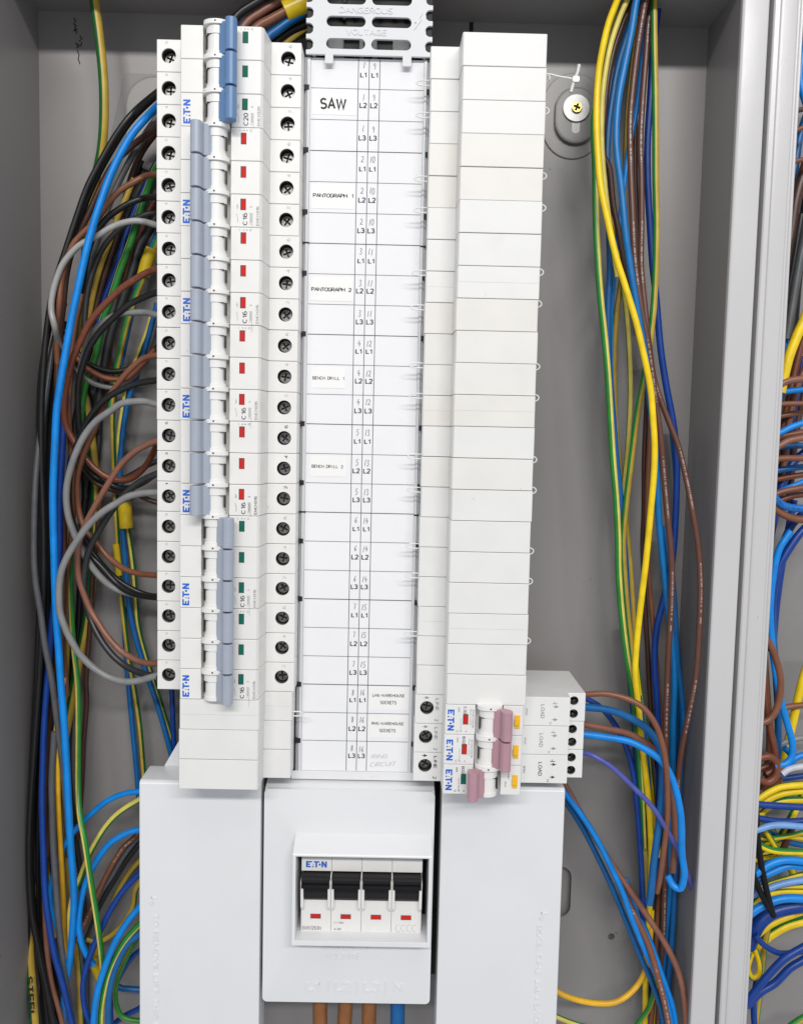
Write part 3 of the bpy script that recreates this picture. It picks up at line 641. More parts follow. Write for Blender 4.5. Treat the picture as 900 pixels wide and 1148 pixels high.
# ================================================================== slotted cover above the chart
vc = obj('slotted_cover', None, None, (0, 0, 0), 'grey-white slotted plastic cover moulded DANGEROUS VOLTAGE above the chart', 'busbar cover')
def ventplate(bm):
    out = []
    L0, L1, T = -3.2, 70.6, 78.0
    ns = [5.2 + 8.85 * k for k in range(8)]
    right = [(L1, -.4)]
    for c in ns:
        right += [(L1, c - 3.1)] + [(L1 - 1.4 - 2.9 * math.sin(R(a)), c - 3.1 * math.cos(R(a))) for a in range(0, 181, 20)] + [(L1, c + 3.1)]
    left = [(L0 + L1 - x, v) for x, v in right][::-1]
    bot = [(L0, -.4), (8.0, -.4), (8.0, -5.4), (12.8, -5.4), (12.8, -.4), (53.5, -.4), (53.5, -6.0), (58.6, -6.0), (58.6, -.4)]
    outer = bot + right + [(L1, T), (L0, T)] + left[:-1]
    holes = []
    for r in range(6):
        v = 5.9 + 12.55 * r
        for x0, x1 in ((8.6, 31.4), (35.0, 58.2)): holes.append(rr(x0, x1, v - 2.95, v + 2.95, 2.9, 6))
    plate(bm, outer, holes, 2.2, 4.2)
obj('cover_plate', mesh('cover_plate', 'vent_grey', ventplate, .18), vc)
def dv(bm):
    text(bm, 'DANGEROUS', 31.6, 24.9, 4.15, 4.4, 31.5, ext=.45, bold=.012); text(bm, 'VOLTAGE', 31.8, 12.6, 4.15, 4.4, 23.5, ext=.45, bold=.012)
    z = [(63.2, 22.6), (59.8 + .4, 18.0), (61.6, 18.4), (59.6, 14.2), (60.0, 15.6), (63.0, 19.8), (61.2, 19.2), (63.8, 22.6)]
    prism(bm, [(62.4, 23.8), (64.6, 23.8), (62.6, 20.4), (64.2, 20.4), (59.8, 14.4), (61.2, 18.6), (59.8, 18.6)], 4.1, 4.75, 'd')
obj('moulded_lettering', mesh('moulded_lettering', 'vent_grey', dv, smooth=0), vc)
for x0 in (.6, 65.6): obj('side_wall', mesh('side_wall', 'cover_white', lambda bm: box(bm, x0, x0 + 1.2, 0, 78, -22, 2.1), .1), vc)
bb = obj('busbar_stack', None, None, (0, 0, 0), 'dark busbar assembly with pale metal bars seen through the slots', 'busbar')
obj('insulator', mesh('insulator', 'shade_and_part_black', lambda bm: box(bm, 2.2, 65.2, -2, 78, -40, -14), .5), bb)
for x0 in (-3.0, 66.9): obj('notch_filler', mesh('notch_filler', 'shade_and_part_black', lambda bm: box(bm, x0, x0 + 3.5, -.5, 78, -40, 1.6), .4), bb)  # black fillers added so the edge notches look shaded
for x, w_, v0, v1 in ((13.4, 9, 6.0, 17.5), (28.8, 2.2, 6.0, 19), (36.6, 2.6, 6.0, 19), (52.5, 10, 6.0, 15.5)):
    obj('metal_bar', mesh('metal_bar', 'tinned_bar', lambda bm: box(bm, x - w_ / 2, x + w_ / 2, v0 - 3, v1 - 3, -13.9, -3.5), .4), bb)
for x in (16, 24, 40, 48, 55): obj('contact_stud', mesh('contact_stud', 'screw_steel', lambda bm: prism(bm, circ(x, 29.0, 1.5, 12), -13.9, -9, 'd'), .3), bb)
obj('metal_bar', mesh('metal_bar', 'shade_and_part_black', lambda bm: box(bm, 17, 19, 26, 60, -13.9, -10), .3), bb)

# ================================================================== lower covers and main switch
def cover(name, x0, x1, v0, v1, label, notch=None, txt=None):
    t = obj(name, None, None, (0, 0, 0), label, 'wiring cover')
    c = obj('shell', mesh('shell', 'cover_white', lambda bm: prism(bm, [(v0, -14), (v1 + 0.0, -14), (v1 - .6, 8.2), (v1 - 2.2, 10), (v0, 10)], x0, x1, 'x'), 1.0, 3), t)
    if txt:
        s, cx, cv, rot, h_, w_, arr = txt
        def f(bm):
            text(bm, s, cx, cv, 9.8, h_, w_, rot, ext=.85)
            (ax, av, sg) = arr
            for a, b in (((ax, av), (ax, av + sg * 4.0)), ((ax - 1.6, av + sg * 2.4), (ax + 1.6, av + sg * 2.4))):
                pass
            for kk, p in enumerate(([(-.35, -2.2), (.35, -2.2), (.35, 2.2), (-.35, 2.2)], [(-.35, 1.6), (3.4, 1.6), (3.4, 2.2), (-.35, 2.2)], [(-1.6, -.6), (0, -2.6), (1.6, -.6), (1.0, -.3), (0, -1.6), (-1.0, -.3)])):
                prism(bm, [(ax + sg * a, av + sg * b) for a, b in p], 9.8 - .1 * kk, 10.65 + .06 * kk, 'd')
        obj('moulded_lettering', mesh('moulded_lettering', 'cover_white', f, smooth=0), t)
    return t
cl = cover('wiring_cover', -99.8, -24.4, -640, -437.6, 'white wiring cover at lower left, moulded TO REMOVE LIFT THIS EDGE', txt=('TO REMOVE LIFT THIS EDGE', -89.4, -568, -90, 3.9, 88, (-92.0, -515.5, 1)))
obj('side_ramp', mesh('side_ramp', 'cover_white', lambda bm: prism(bm, [(-90.5, -437.8), (-80.5, -420), (-30, -420), (-30, -437.8)], -40, -13, 'd'), .8), cl)
cr = cover('wiring_cover', 87.7, 164.2, -640, -437.8, 'white wiring cover at lower right, its lettering moulded sideways up the right edge', txt=('TO REMOVE LIFT THIS EDGE', 151.5, -571, 90, 3.9, 88, (152.4, -521.0, 1)))
ic = obj('switch_cover', None, None, (0, 0, 0), 'white centre cover with raised hood around the black main switch', 'switch cover')
HX0, HX1, HV0, HV1 = -2.8, 82.0, -534.6, -476.6
OX0, OX1, OV0, OV1 = -.8, 80.0, -531.4, -478.2
def icshell(bm):
    plate(bm, rr(-22.4, 83.4, -580.6, -442.0, 3.0, 5), [[(HX0 + 1, HV0 + 1), (HX1 - 1, HV0 + 1), (HX1 - 1, -471), (HX0 + 1, -471)]], -12, 10)
obj('shell', mesh('shell', 'cover_white', icshell, .9, 3), ic)
obj('shell_top', mesh('shell_top', 'cover_white', lambda bm: prism(bm, [(-446, 9.0), (-442.4, 8.4), (-439.5, -3), (-439.5, -14), (-446, -14)], -22.2, 83.2, 'x'), .6), ic)
def hood(bm):
    for pr in ([(HX0, HV0), (OX0, OV0), (OX0, OV1), (HX0, HV1)], [(HX1, HV0), (HX1, HV1), (OX1, OV1), (OX1, OV0)], [(HX0, HV0), (HX1, HV0), (OX1, OV0), (OX0, OV0)]):
        prism(bm, pr, -9, 24.6, 'd')
    prism(bm, [(-469.5, 9.5), (HV1 + .2, 24.0), (HV1 - .6, 24.6), (OV1, 24.4), (OV1, -9), (-469.5, -9)], HX0, HX1, 'x')
    bmesh.ops.remove_doubles(bm, verts=bm.verts, dist=1e-3)
obj('hood', mesh('hood', 'cover_white', hood, .35), ic)
def ictext(bm):
    for s, x, w_ in (('L1', 9.5, 9.0), ('L2', 28.3, 9.8), ('L3', 46.5, 9.8), ('N', 63.5, 5.4)): text(bm, s, x, -569.5, 9.8, 6.0, w_, ext=1.0)
    for x in (19.0, 37.4, 55.4): box(bm, x - .35, x + .35, -573.2, -565.6, 9.8, 10.8)
    text(bm, 'DANGEROUS', 30.2, -543.6, 9.8, 4.0, 29, ext=.75); text(bm, 'VOLTAGE', 28.2, -549.6, 9.8, 4.0, 22, ext=.75)
    prism(bm, [(49.5, -547), (51.2, -550), (50.2, -550), (51.0, -553), (48.6, -549.4), (49.6, -549.4)], 9.95, 10.2, 'd')
obj('moulded_lettering', mesh('moulded_lettering', 'cover_white', ictext, smooth=0), ic)
shade_plate = obj('gap_shade_plate', mesh('gap_shade_plate', 'shade_and_part_black', lambda bm: box(bm, -70, 132, -586, -441, -34, -30), 1), None, (0, 0, 0), 'black plate added to darken the gaps beside the centre cover', 'shade plate')  # plate added behind the covers, its black stands for shade in the gaps
ms = obj('main_switch', None, None, (1.6, -483.0, 0), 'four-pole main switch with black toggles and red flags inside the hood', 'main switch')
PW = 18.75
def sw_body(bm):
    pr = [(0, -30), (0, 12.5), (-.8, 14), (-9.0, 14.4), (-9.4, 10), (-24.4, 10), (-25.4, 14.2), (-30, 14.4), (-49.0, 13.4), (-50.4, 12), (-50.4, -30)]
    prism(bm, pr, .07, PW - .07, 'x')
sb_me = mesh('pole', 'breaker_white', sw_body, .3)
def sw_posts(bm):
    for x0, x1 in ((.15, 1.9),): prism(bm, [(-12.2, 9.8), (-12.4, 19.4), (-13.4, 20.6), (-30.4, 18.4), (-33.6, 15.6), (-33.6, 9.8)], x0, x1, 'x')
post_me = mesh('side_post', 'drum_white', sw_posts, .25)
tog_me = mesh('toggle', 'black_plastic', lambda bm: (prism(bm, [(-9.6, 11), (-9.6, 20.5), (-11.0, 22), (-13.0, 22.2), (-13.6, 20.6), (-14.6, 22.6), (-16.4, 22.4), (-16.8, 19.2), (-16.8, 11)], .75, PW - .75, 'x'), prism(bm, [(-16.8, 10.2), (-16.8, 19.4), (-20, 19.6), (-25, 17.2), (-27.4, 14.8), (-27.4, 10.2)], 2.1, PW - 2.1, 'x')), .25)
sflag = mesh('indicator_flag', ['flag_red', 'hole_dark'], lambda bm: (box(bm, -3.2, 3.2, -1.5, 1.5, -.4, .18, 1), box(bm, -3.0, 3.0, -1.2, 1.3, -.3, .34)), 0, smooth=0)
def swmarks(i):
    def f(bm):
        if i == 'logo': logo(bm, 9.3, -4.7, 14.5, 12.8, 0, 0)
        if i == 0: text(bm, 'EMS1253N', 6.9, -46.2, 14.0, 2.8, 11.6, mi=1)
        if i == 1: text(bm, 'I = 125A', 5.0, -42.4, 14.1, 1.1, 6, mi=2); text(bm, 'AC-22A', 4.2, -46.6, 14.0, 1.1, 4.6, mi=2)
        if i == 3:
            for k in range(4): stroke(bm, [(4.6 + k * 3.4 + 1.7 * math.cos(R(a)), -45.4 + 2.2 * math.sin(R(a))) for a in range(60, 301, 24)], 13.98, .3, 3)
        face_up(bm)
    return mesh('printed_marks', ['print_blue', 'print_grey', 'print_dark', 'print_faint'], f, smooth=0)
div_me = mesh('divider', 'drum_white', lambda bm: prism(bm, [(-9.3, 10), (-9.3, 18.5), (-10.3, 20), (-33, 16.5), (-33, 10)], -.3, .3, 'x'), .1)
for i in range(4):
    p = obj('pole', sb_me, ms, (PW * i, 0, 0)); obj('toggle', tog_me, p); obj('side_post', post_me, p); obj('side_post', post_me, p, (PW - 2.05, 0, 0)); obj('indicator_flag', sflag, p, (9.2, -38.4, 14.0))
    if i: obj('divider', div_me, p)
    if i != 2: obj('fine_print', swmarks(i), p, kind='stuff')
    if i == 0: obj('maker_logo', swmarks('logo'), p)

# ================================================================== wires
def wire(color, label, r, pts, dep=-40, ends=None, name='wire', g=0, split=95, cols=None, group=None, twist=0):
    """pts: photo pixels traced to real positions; dep: depth or list of depths; r in pixels at that depth"""
    n = len(pts)
    if isinstance(dep, (list, tuple)):
        ds = []
        for i in range(n):
            t = i / max(1, n - 1) * (len(dep) - 1); k = min(int(t), len(dep) - 2); ds.append(dep[k] + (dep[k + 1] - dep[k]) * (t - k))
    else: ds = [dep] * n
    if ends:
        for i, e in ((0, ends[0]), (n - 1, ends[1])):
            if e is not None:
                ds[i] = e
                j = 1 if i == 0 else n - 2
                if n > 3: ds[j] = (ds[j] + e) / 2
    P = [at(x + rnd.uniform(-.55, .55), y + rnd.uniform(-.55, .55), d) for (x, y), d in zip(pts, ds)]
    rm = r * (CAM.z - sum(ds) / n) / FPX
    o = P[0].copy()
    bm = new(); uv = bm.loops.layers.uv.new('UVMap')
    if color == 'gy':
        c2 = cols or ('yellow', 'green'); mats = ['wire_' + c for c in c2]
        def mf(a, s):
            q = (a - R(g) - twist * s + math.pi) % (2 * math.pi) - math.pi
            return 0 if abs(q) < R(split) else 1
        tube(bm, [p - o for p in P], rm, 18, 5, mf, uv=uv)
    else:
        mats = ['wire_' + color]; tube(bm, [p - o for p in P], rm, 12, 5, uv=uv)
    return obj(name, finish(bm, name, mats, 60), None, o, label, 'wire', group)

GL = 'wires in the bundle left of the breakers'
def wl(c, l, r, *a, **k): return wire(c, l, r * .96, *a, group=GL, **k)
# ---- left bundle (photo pixels)
earth = wl('gy', 'thick green-and-yellow earth cable running down from the top left', 5.3, [(102, -30), (105.5, 0), (112, 44), (116.5, 90), (116.7, 133), (114, 167), (109, 195), (102, 230), (97, 280), (92, 340), (89, 390), (92, 430), (98, 460), (104, 504), (107, 550), (107, 593), (105, 640), (98, 695), (88, 745), (80, 790), (68, 850), (54, 910), (42, 965), (35, 1020), (33, 1060), (36, 1110), (40, 1160)], [-40, -46, -60, -62, -60, -55, -26], name='earth_cable', g=-75, split=82, cols=('dullyellow', 'dullgreen'))
wl('black', 'long black wire curving from the topmost left terminals down the cabinet side', 3.7, [(186, 97), (176, 104), (155, 121), (140, 138), (125, 160), (110, 187), (98, 212), (86, 244), (74, 280), (62, 320), (54, 360), (49, 410), (47, 460), (47, 520), (49, 600), (48, 680), (44, 760), (38, 850), (33, 940), (35, 1010), (43, 1060), (52, 1105), (62, 1160)], -30, (-6, None))
wl('black', 'outermost black wire nearest the left cabinet wall', 3.5, [(186, 101), (170, 112), (145, 138), (124, 170), (106, 205), (90, 246), (76, 290), (62, 335), (53, 380), (46, 430), (44, 500), (45, 580), (44, 680), (40, 780), (35, 880), (32, 960), (32, 1020), (29, 1080), (28, 1160)], -36, (-6, None))
wl('darkbrown', 'dark brown wire running down beside the bright blue wire', 3.6, [(186, 132), (172, 145), (150, 163), (128, 184), (112, 212), (98, 243), (84, 272), (75, 305), (71, 341), (67, 376), (64, 420), (66, 480), (70, 540), (72, 610), (70, 690), (69, 760), (66, 830), (58, 900), (54, 960)], -37, (-8, None))
wl('blue', 'bright blue wire sweeping the full height of the left bundle', 4.3, [(186, 112), (176, 120), (165, 131), (150, 148), (137, 170), (125, 195), (117, 215), (109, 238), (102, 263), (95, 292), (88, 325), (81, 357), (75, 387), (71, 412), (67, 436), (64, 460), (62, 490), (60.5, 520), (60, 560), (61, 620), (62, 660), (63.5, 695), (66, 730), (69, 770), (72, 805), (75, 850), (77.5, 900), (79.5, 942), (82.5, 985), (83, 1010), (82, 1038), (79, 1070), (75, 1100), (72, 1130), (70, 1165)], [-20, -16, -14, -14, -14, -34], (-4, -50))
wl('brown', 'brown wire arching to the second breaker, uppermost brown arch', 3.5, [(186, 194), (176, 195), (163, 198), (150, 204), (135, 214), (123, 226), (113, 240), (104, 252), (93, 262), (83, 274), (76, 290), (69, 315), (66, 345), (64, 380), (66, 430)], -26, (-2, -40))
wl('black', 'black wire arching just under the uppermost brown arch', 3.6, [(186, 221), (176, 221), (163, 222), (148, 227), (134, 234), (122, 243), (112, 255), (104, 268), (98, 285), (94, 310), (90, 340)], -30, (-2, -48))
wl('lightgrey', 'pale grey wire arching over to the second breaker, uppermost grey arch', 3.6, [(186, 254), (175, 252), (163, 248.5), (150, 247.5), (135, 251), (122, 257), (110, 264), (100, 269), (90, 275), (80, 284), (71, 296), (64, 311), (59, 330), (58, 348), (61, 366), (66, 384), (74, 400)], -22, (-2, -46))
wl('redbrown_print', 'brown wire arching from the third breaker into a wide loop', 3.9, [(186, 299), (175, 302), (163, 306.5), (150, 314), (136, 324), (122, 337), (109, 351), (99, 365), (91, 381), (84, 398), (78, 417), (74, 438), (72, 458), (75, 478), (84, 496), (96, 514), (111, 529), (129, 538), (147, 536), (162, 524), (171, 510), (177, 497), (184, 488)], [-6, -12, -22, -34, -36, -16], (-2, -4))
wl('black', 'black wire arching from the third breaker beneath the brown arch', 3.7, [(186, 325), (175, 328), (155, 336), (141, 344), (125, 359), (111, 374), (100, 392), (92, 413), (88.5, 434), (88, 460), (91, 488), (98, 512), (111, 532), (127, 544), (143, 548), (160, 541), (174, 533), (184, 528)], [-8, -14, -24, -38, -38, -14], (-2, -4))
wl('grey', 'pale grey wire arching flat to the lower pole of the third breaker', 3.6, [(186, 354), (175, 353), (163, 350.5), (150, 350), (135, 352), (122, 357), (112, 364), (104, 373), (98, 384), (94, 398), (90, 418), (87, 445), (84, 480), (82, 530), (80, 590)], [-6, -16, -26, -44, -54], (-2, None))
wl('redbrown', 'brown wire bowing under the loops beside the fourth breaker', 3.4, [(66, 372), (78, 388), (89, 405), (102, 416), (120, 424), (138, 425), (150, 418), (162, 406), (174, 392)], -43)
wl('black', 'black wire bowing just above the low brown bow beside the fourth breaker', 3.2, [(72, 370), (78, 381), (89, 398), (102, 409), (124, 416), (144, 414), (158, 407), (170, 396), (180, 386)], -47)
wl('grey', 'grey wire bowing just below the low brown bow beside the fourth breaker', 3.2, [(62, 372), (72, 392), (82, 410), (93, 421), (106, 430), (124, 434), (138, 431), (152, 420), (166, 404)], -49)
wl('brown', 'brown wire arching from the fourth breaker and returning lower down', 3.5, [(186, 396), (175, 398), (160, 403), (145, 416), (133, 430), (122, 445), (112, 462), (107, 480), (99, 497), (92, 515), (87.5, 535), (87, 555), (90, 577), (97, 594), (108, 608), (121, 623), (138, 637), (155, 643), (174, 645), (186, 645)], [-6, -14, -26, -34, -30, -10], (-2, -2))
wl('black', 'black wire arching from the fourth breaker, crossing behind the grey loop', 3.7, [(186, 426.5), (175, 427), (155, 429.5), (135, 437), (117, 449), (103, 465), (92, 484), (84, 508), (79, 534), (78, 560), (82, 585), (89, 606), (99, 621), (112, 634), (129, 651), (143, 662), (158, 668), (175, 669.5), (186, 669)], [-6, -12, -24, -30, -28, -8], (-2, -2))
wl('grey', 'mid grey wire arching from the lower pole of the fourth breaker', 4.0, [(186, 454), (175, 453), (163, 450.5), (150, 450), (137, 453), (123, 461), (109, 472), (96, 487), (85, 508), (78, 533), (74.5, 556), (77, 580), (84, 600), (94, 621), (107, 640), (122, 655), (140, 664), (158, 668)], [-4, -8, -14, -18, -26, -34], (-2, None))
wl('pinkbrown', 'light brown wire arching from the fifth breaker, largest brown arch', 3.7, [(186, 493), (175, 495), (163, 499), (150, 507), (137, 520), (124, 538), (111, 560), (99, 581), (91, 603), (87.5, 624), (88, 644), (93, 664), (101, 683), (110, 698), (121, 713), (135, 729), (151, 739.5), (165, 743.5), (178, 744), (186, 744)], [-4, -10, -18, -24, -20, -4], (-2, -2))
wl('charcoal', 'black wire arching from the fifth breaker and back to the lowest breaker', 3.9, [(186, 529), (174, 532), (158, 540), (142, 552), (127, 571), (112, 593), (101, 615), (95, 638), (94.5, 662), (99, 686), (110, 711), (124, 732), (140, 746), (156, 754), (172, 757), (186, 757)], [-4, -12, -21, -26, -18, -3], (-2, -2))
wl('grey', 'grey wire arching from the fifth breaker into the lowest grey loop', 4.1, [(186, 551.5), (176, 552), (160, 553), (145, 557), (131, 563.5), (118, 572), (106, 582), (95, 594), (85, 608), (76, 623), (70, 640), (67, 660), (68, 685), (73, 704), (80, 718), (90, 733), (104, 748), (121, 759), (140, 764), (157, 762.5), (170, 759), (184, 755)], [-3, -6, -8, -9, -12, -4], (-2, -3))
wl('slate', 'slate grey wire bowing out towards the left cabinet wall', 3.6, [(72, 340), (60, 390), (52, 440), (46, 480), (42, 522), (39, 560), (37.8, 615), (40.5, 650), (46, 690), (51, 723), (58, 762), (64, 805), (70, 850), (74, 900), (78, 960)], [-50, -34, -26, -22, -20, -24, -40])
wl('slate', 'slate grey wire descending between the deep blue and golden wires at lower left', 3.9, [(62, 820), (59, 870), (58.5, 905), (60, 953), (63, 998), (67, 1042), (71.5, 1087), (77, 1120), (84, 1160)], -24)
wl('deepblue', 'deep blue wire behind the bright blue one, emerging at lower left', 3.8, [(74, 440), (71, 500), (68, 560), (67, 615), (63, 660), (58, 703), (56, 740), (53, 772), (50, 812), (48, 857), (47, 900), (48.5, 953), (51, 998), (55, 1033), (62, 1071), (69, 1098), (77, 1132), (84, 1160)], [-34, -34, -32, -24, -18, -16])
wl('orangeyellow', 'golden yellow wire running straight down at lower left', 3.2, [(72, 760), (67, 792), (64, 822), (65, 857), (66.5, 905), (69, 965), (71.5, 1010), (73.5, 1055), (76, 1100), (80, 1165)], [-27, -27, -34, -52])
wl('black', 'straight black wire low against the left wall, ending at the bottom edge', 3.8, [(46, 660), (43, 740), (40, 820), (37, 900), (35, 960), (37, 1010), (41, 1050), (48, 1080), (55, 1115), (66, 1160)], -42)
wl('black', 'black wire deepest against the lower left wall', 4.2, [(62, 390), (53, 470), (50, 560), (48, 640), (46, 740), (44, 820), (40, 900), (37, 980), (36, 1060), (42, 1110), (48, 1160)], -54)
wl('black', 'black wire hidden between deep blue and slate wires at lower left', 4.0, [(72, 360), (62, 440), (56, 520), (55, 620), (52, 720), (47, 820), (43, 920), (43, 1010), (46, 1080), (56, 1160)], -50)
wl('darkbrown', 'dark brown wire behind the golden wire at lower left', 3.0, [(66, 700), (60, 780), (55, 823), (52, 900), (52, 960), (52, 1030), (54, 1060), (58, 1098), (70, 1150)], -46)
wl('pinkbrown', 'light brown wire entering at the bottom left corner', 3.0, [(50, 1010), (52, 1053), (58, 1098), (68, 1140), (74, 1165)], -34)
wl('gy', 'thin green-and-yellow wire behind the deep blue wire at lower left', 2.6, [(56, 830), (54, 880), (53, 940), (56, 1000), (62, 1050)], -48, g=0, split=70, cols=('dullyellow', 'dullgreen'))
wl('darkbrown', 'short dark brown vertical wire left of the lowest terminals', 3.2, [(114, 540), (109, 600), (104, 650), (101, 700), (97, 757), (97.5, 790), (94.5, 834), (92, 880), (88, 940)], -58)
wl('gy', 'green-and-yellow wire with light yellow edge snaking down to the lower left', 3.4, [(86, 520), (82, 560), (79.5, 604), (80, 650), (81, 690), (83, 723), (87, 768), (88.5, 823), (88, 879), (90, 912), (95.5, 945), (102, 987), (109, 1031), (114, 1070), (116, 1100), (113, 1130)], [-52, -50, -46, -30, -12, -12, -30], g=80, split=75, cols=('paleyellow', 'green'))
wl('gy', 'dull yellow wire with green edge right of the lower left loops', 2.9, [(140, 380), (132, 420), (127, 460), (127, 493), (128, 527), (130, 571), (132, 604), (134.5, 649), (139, 690), (144, 734), (150, 768), (157, 812), (161, 857), (164, 900)], -58, g=60, split=75, cols=('dullyellow', 'dullgreen'))
wl('midblue', 'blue wire slanting through the yellow tape beside the fifth breaker', 3.3, [(176, 340), (171, 361), (160, 403), (147, 441), (141, 466), (136, 504), (134.5, 533), (136, 566), (138, 593), (142, 649), (147, 692), (158, 734), (169, 768), (179, 797), (191, 841), (198, 870)], -56)
wl('gy', 'green-and-yellow wire paired with the taped blue wire', 2.9, [(172, 350), (165, 372), (157, 392), (144, 430), (136, 470), (133.5, 500), (135, 530), (140, 560), (143.5, 593), (149, 627), (152.5, 671), (155, 700), (163, 732), (176, 774), (189, 814), (198, 845)], -60, g=60, split=70, cols=('paleyellow', 'dullgreen'))
wl('midblue', 'straight blue wire behind the lowest grey loop, above the left cover', 3.2, [(139, 680), (141, 719), (144, 768), (149, 812), (153, 857), (156, 900)], -62)
wl('deepblue', 'short deep blue wire just left of the left blank modules', 3.2, [(190, 740), (193, 777), (195, 828), (196, 860)], -58)
wl('gy', 'green wire with thin yellow stripe slanting behind the second breaker', 4.0, [(190, 170), (176, 188), (166, 212), (155, 243), (146, 272), (136, 300), (126, 330), (115, 362), (108, 396), (100, 420), (94, 440), (91, 470), (88, 510)], -50, (-30, None), g=80, split=45, cols=('paleyellow', 'green'))
wl('gy', 'dull mustard and green wire slanting through the upper left bundle', 3.4, [(150, 200), (142, 222), (133, 243), (124, 270), (115, 294), (107, 319), (100, 350), (94, 372), (90, 410), (86, 450)], -52, g=0, split=75, cols=('dullyellow', 'dullgreen'))
wl('darkbrown', 'dark brown wire slanting beside the mustard wire in the upper left bundle', 3.6, [(190, 128), (176, 147), (160, 170), (147, 200), (138, 235), (131, 263), (122, 294), (113, 325), (107, 350), (100, 380)], -55, (-30, None))
wl('deepblue', 'short deep blue wire deep in the upper left bundle', 3.5, [(184, 168), (168, 200), (153, 235), (142, 264), (133, 294), (124, 319), (115, 340), (107, 372), (100, 390), (94, 420), (88, 460), (82, 500), (76, 540)], -58)
wl('charcoal', 'thick charcoal wire slanting behind the arches of the second breaker', 5.0, [(190, 200), (178, 236), (168, 258), (156, 276), (147, 308), (136, 341), (125, 374), (118, 404), (112, 440), (108, 480)], -57)
wl('black', 'black wire slanting at the back of the upper left bundle', 4.4, [(186, 165), (168, 200), (152, 235), (140, 262), (128, 295), (117, 330), (108, 365), (101, 400), (97, 440), (95, 500), (96, 560)], -63)
wl('slate', 'dark slate wire just right of the bright blue wire in the upper left', 3.6, [(186, 118), (160, 156), (140, 190), (122, 232), (109, 270), (100, 297), (93, 323), (88, 352), (82, 390), (78, 430)], -45)
wl('black', 'black wire behind the brown and grey loops at mid height', 4.0, [(96, 430), (104, 470), (103, 510), (97, 550), (92, 600), (90, 660), (87, 720)], -63)
wl('charcoal', 'charcoal wire hanging straight behind the loops of the fifth breaker', 4.0, [(116, 420), (113, 460), (110, 500), (104, 550), (99, 600), (96, 650), (92, 700), (86, 760)], -66)
wl('gy', 'green-and-yellow wire leaving the upper yellow tape', 3.4, [(180, 262), (172, 280), (160, 312), (152, 332), (143, 362), (134, 398), (128, 428), (124, 460)], -54, g=-80, split=60, cols=('dullyellow', 'green'))
wl('midblue', 'blue wire entering the upper yellow tape beside the third breaker', 3.2, [(184, 240), (175, 266), (166, 290), (153, 325), (147, 355), (141, 386), (136, 410)], -58)
XTRA = [
 ('charcoal', 'thin charcoal wire curving close behind the uppermost grey arch', 3.2, [(184, 238), (165, 240), (146, 248), (128, 262), (114, 282), (104, 306), (98, 335), (95, 370), (97, 405)], -40),
 ('brown', 'thin brown wire descending behind the bright blue wire at mid height', 3.2, [(92, 330), (84, 370), (79, 415), (77, 460), (80, 500), (84, 545), (80, 600), (74, 660), (72, 720), (75, 780)], -42),
 ('black', 'thin black wire looping low beside the fifth breaker', 3.2, [(184, 514), (166, 522), (148, 532), (128, 540), (110, 536), (97, 523), (88, 502), (84, 478), (88, 450)], -44),
 ('darkbrown', 'thin dark brown wire looping under the black loop by the fifth breaker', 3.1, [(184, 566), (166, 560), (148, 552), (128, 549), (110, 543), (98, 530), (90, 512), (86, 488)], -48),
 ('slate', 'thin slate wire bowing under the loops of the fifth breaker', 3.2, [(90, 500), (98, 522), (110, 538), (124, 548), (138, 554), (150, 560)], -52),
 ('black', 'thin black wire bowing into the sixth breaker under the brown bow', 3.3, [(92, 590), (100, 612), (114, 632), (132, 650), (152, 662), (170, 668), (186, 668)], -36),
 ('slate', 'dark slate wire bowing beneath the black one at the sixth breaker', 3.1, [(86, 588), (96, 618), (110, 640), (128, 656), (146, 664)], -40),
 ('black', 'black wire hanging behind the golden and slate wires at lower left', 3.8, [(64, 640), (62, 720), (60, 800), (57, 880), (55, 960), (58, 1040), (66, 1110), (72, 1165)], -58),
 ('gy', 'mustard-striped wire hanging deep behind the lower left loops', 3.2, [(78, 700), (74, 780), (72, 860), (74, 940), (80, 1010), (88, 1080), (92, 1165)], -60),
 ('charcoal', 'charcoal wire hanging behind the grey loop towards the lower left cover', 3.4, [(84, 700), (80, 780), (78, 860), (84, 930), (92, 990), (96, 1060), (98, 1165)], -64),
 ('black', 'black wire slanting behind the mustard wire at the upper left', 3.6, [(160, 180), (146, 214), (132, 250), (118, 288), (107, 325), (99, 362), (94, 398)], -66),
 ('redbrown', 'red-brown wire slanting between green and charcoal wires at the upper left', 3.2, [(186, 210), (170, 232), (158, 262), (147, 292), (138, 322), (130, 356), (124, 392), (120, 430)], -64),
 ('deepblue', 'deep blue wire curling low among the loops at the lower left cover', 3.2, [(168, 1062), (152, 1070), (138, 1088), (128, 1108), (124, 1130), (126, 1165)], -30),
 ('gy', 'green wire slanting behind the printed brown wire at the left cover', 3.0, [(166, 958), (150, 972), (136, 992), (126, 1014), (118, 1036), (110, 1060), (106, 1084)], -54),
]
for color, lab, r, pts, dep in XTRA:
    wl(color, lab, r, pts, dep, **(dict(g=20, split=75, cols=('dullyellow', 'green')) if color == 'gy' else {}))
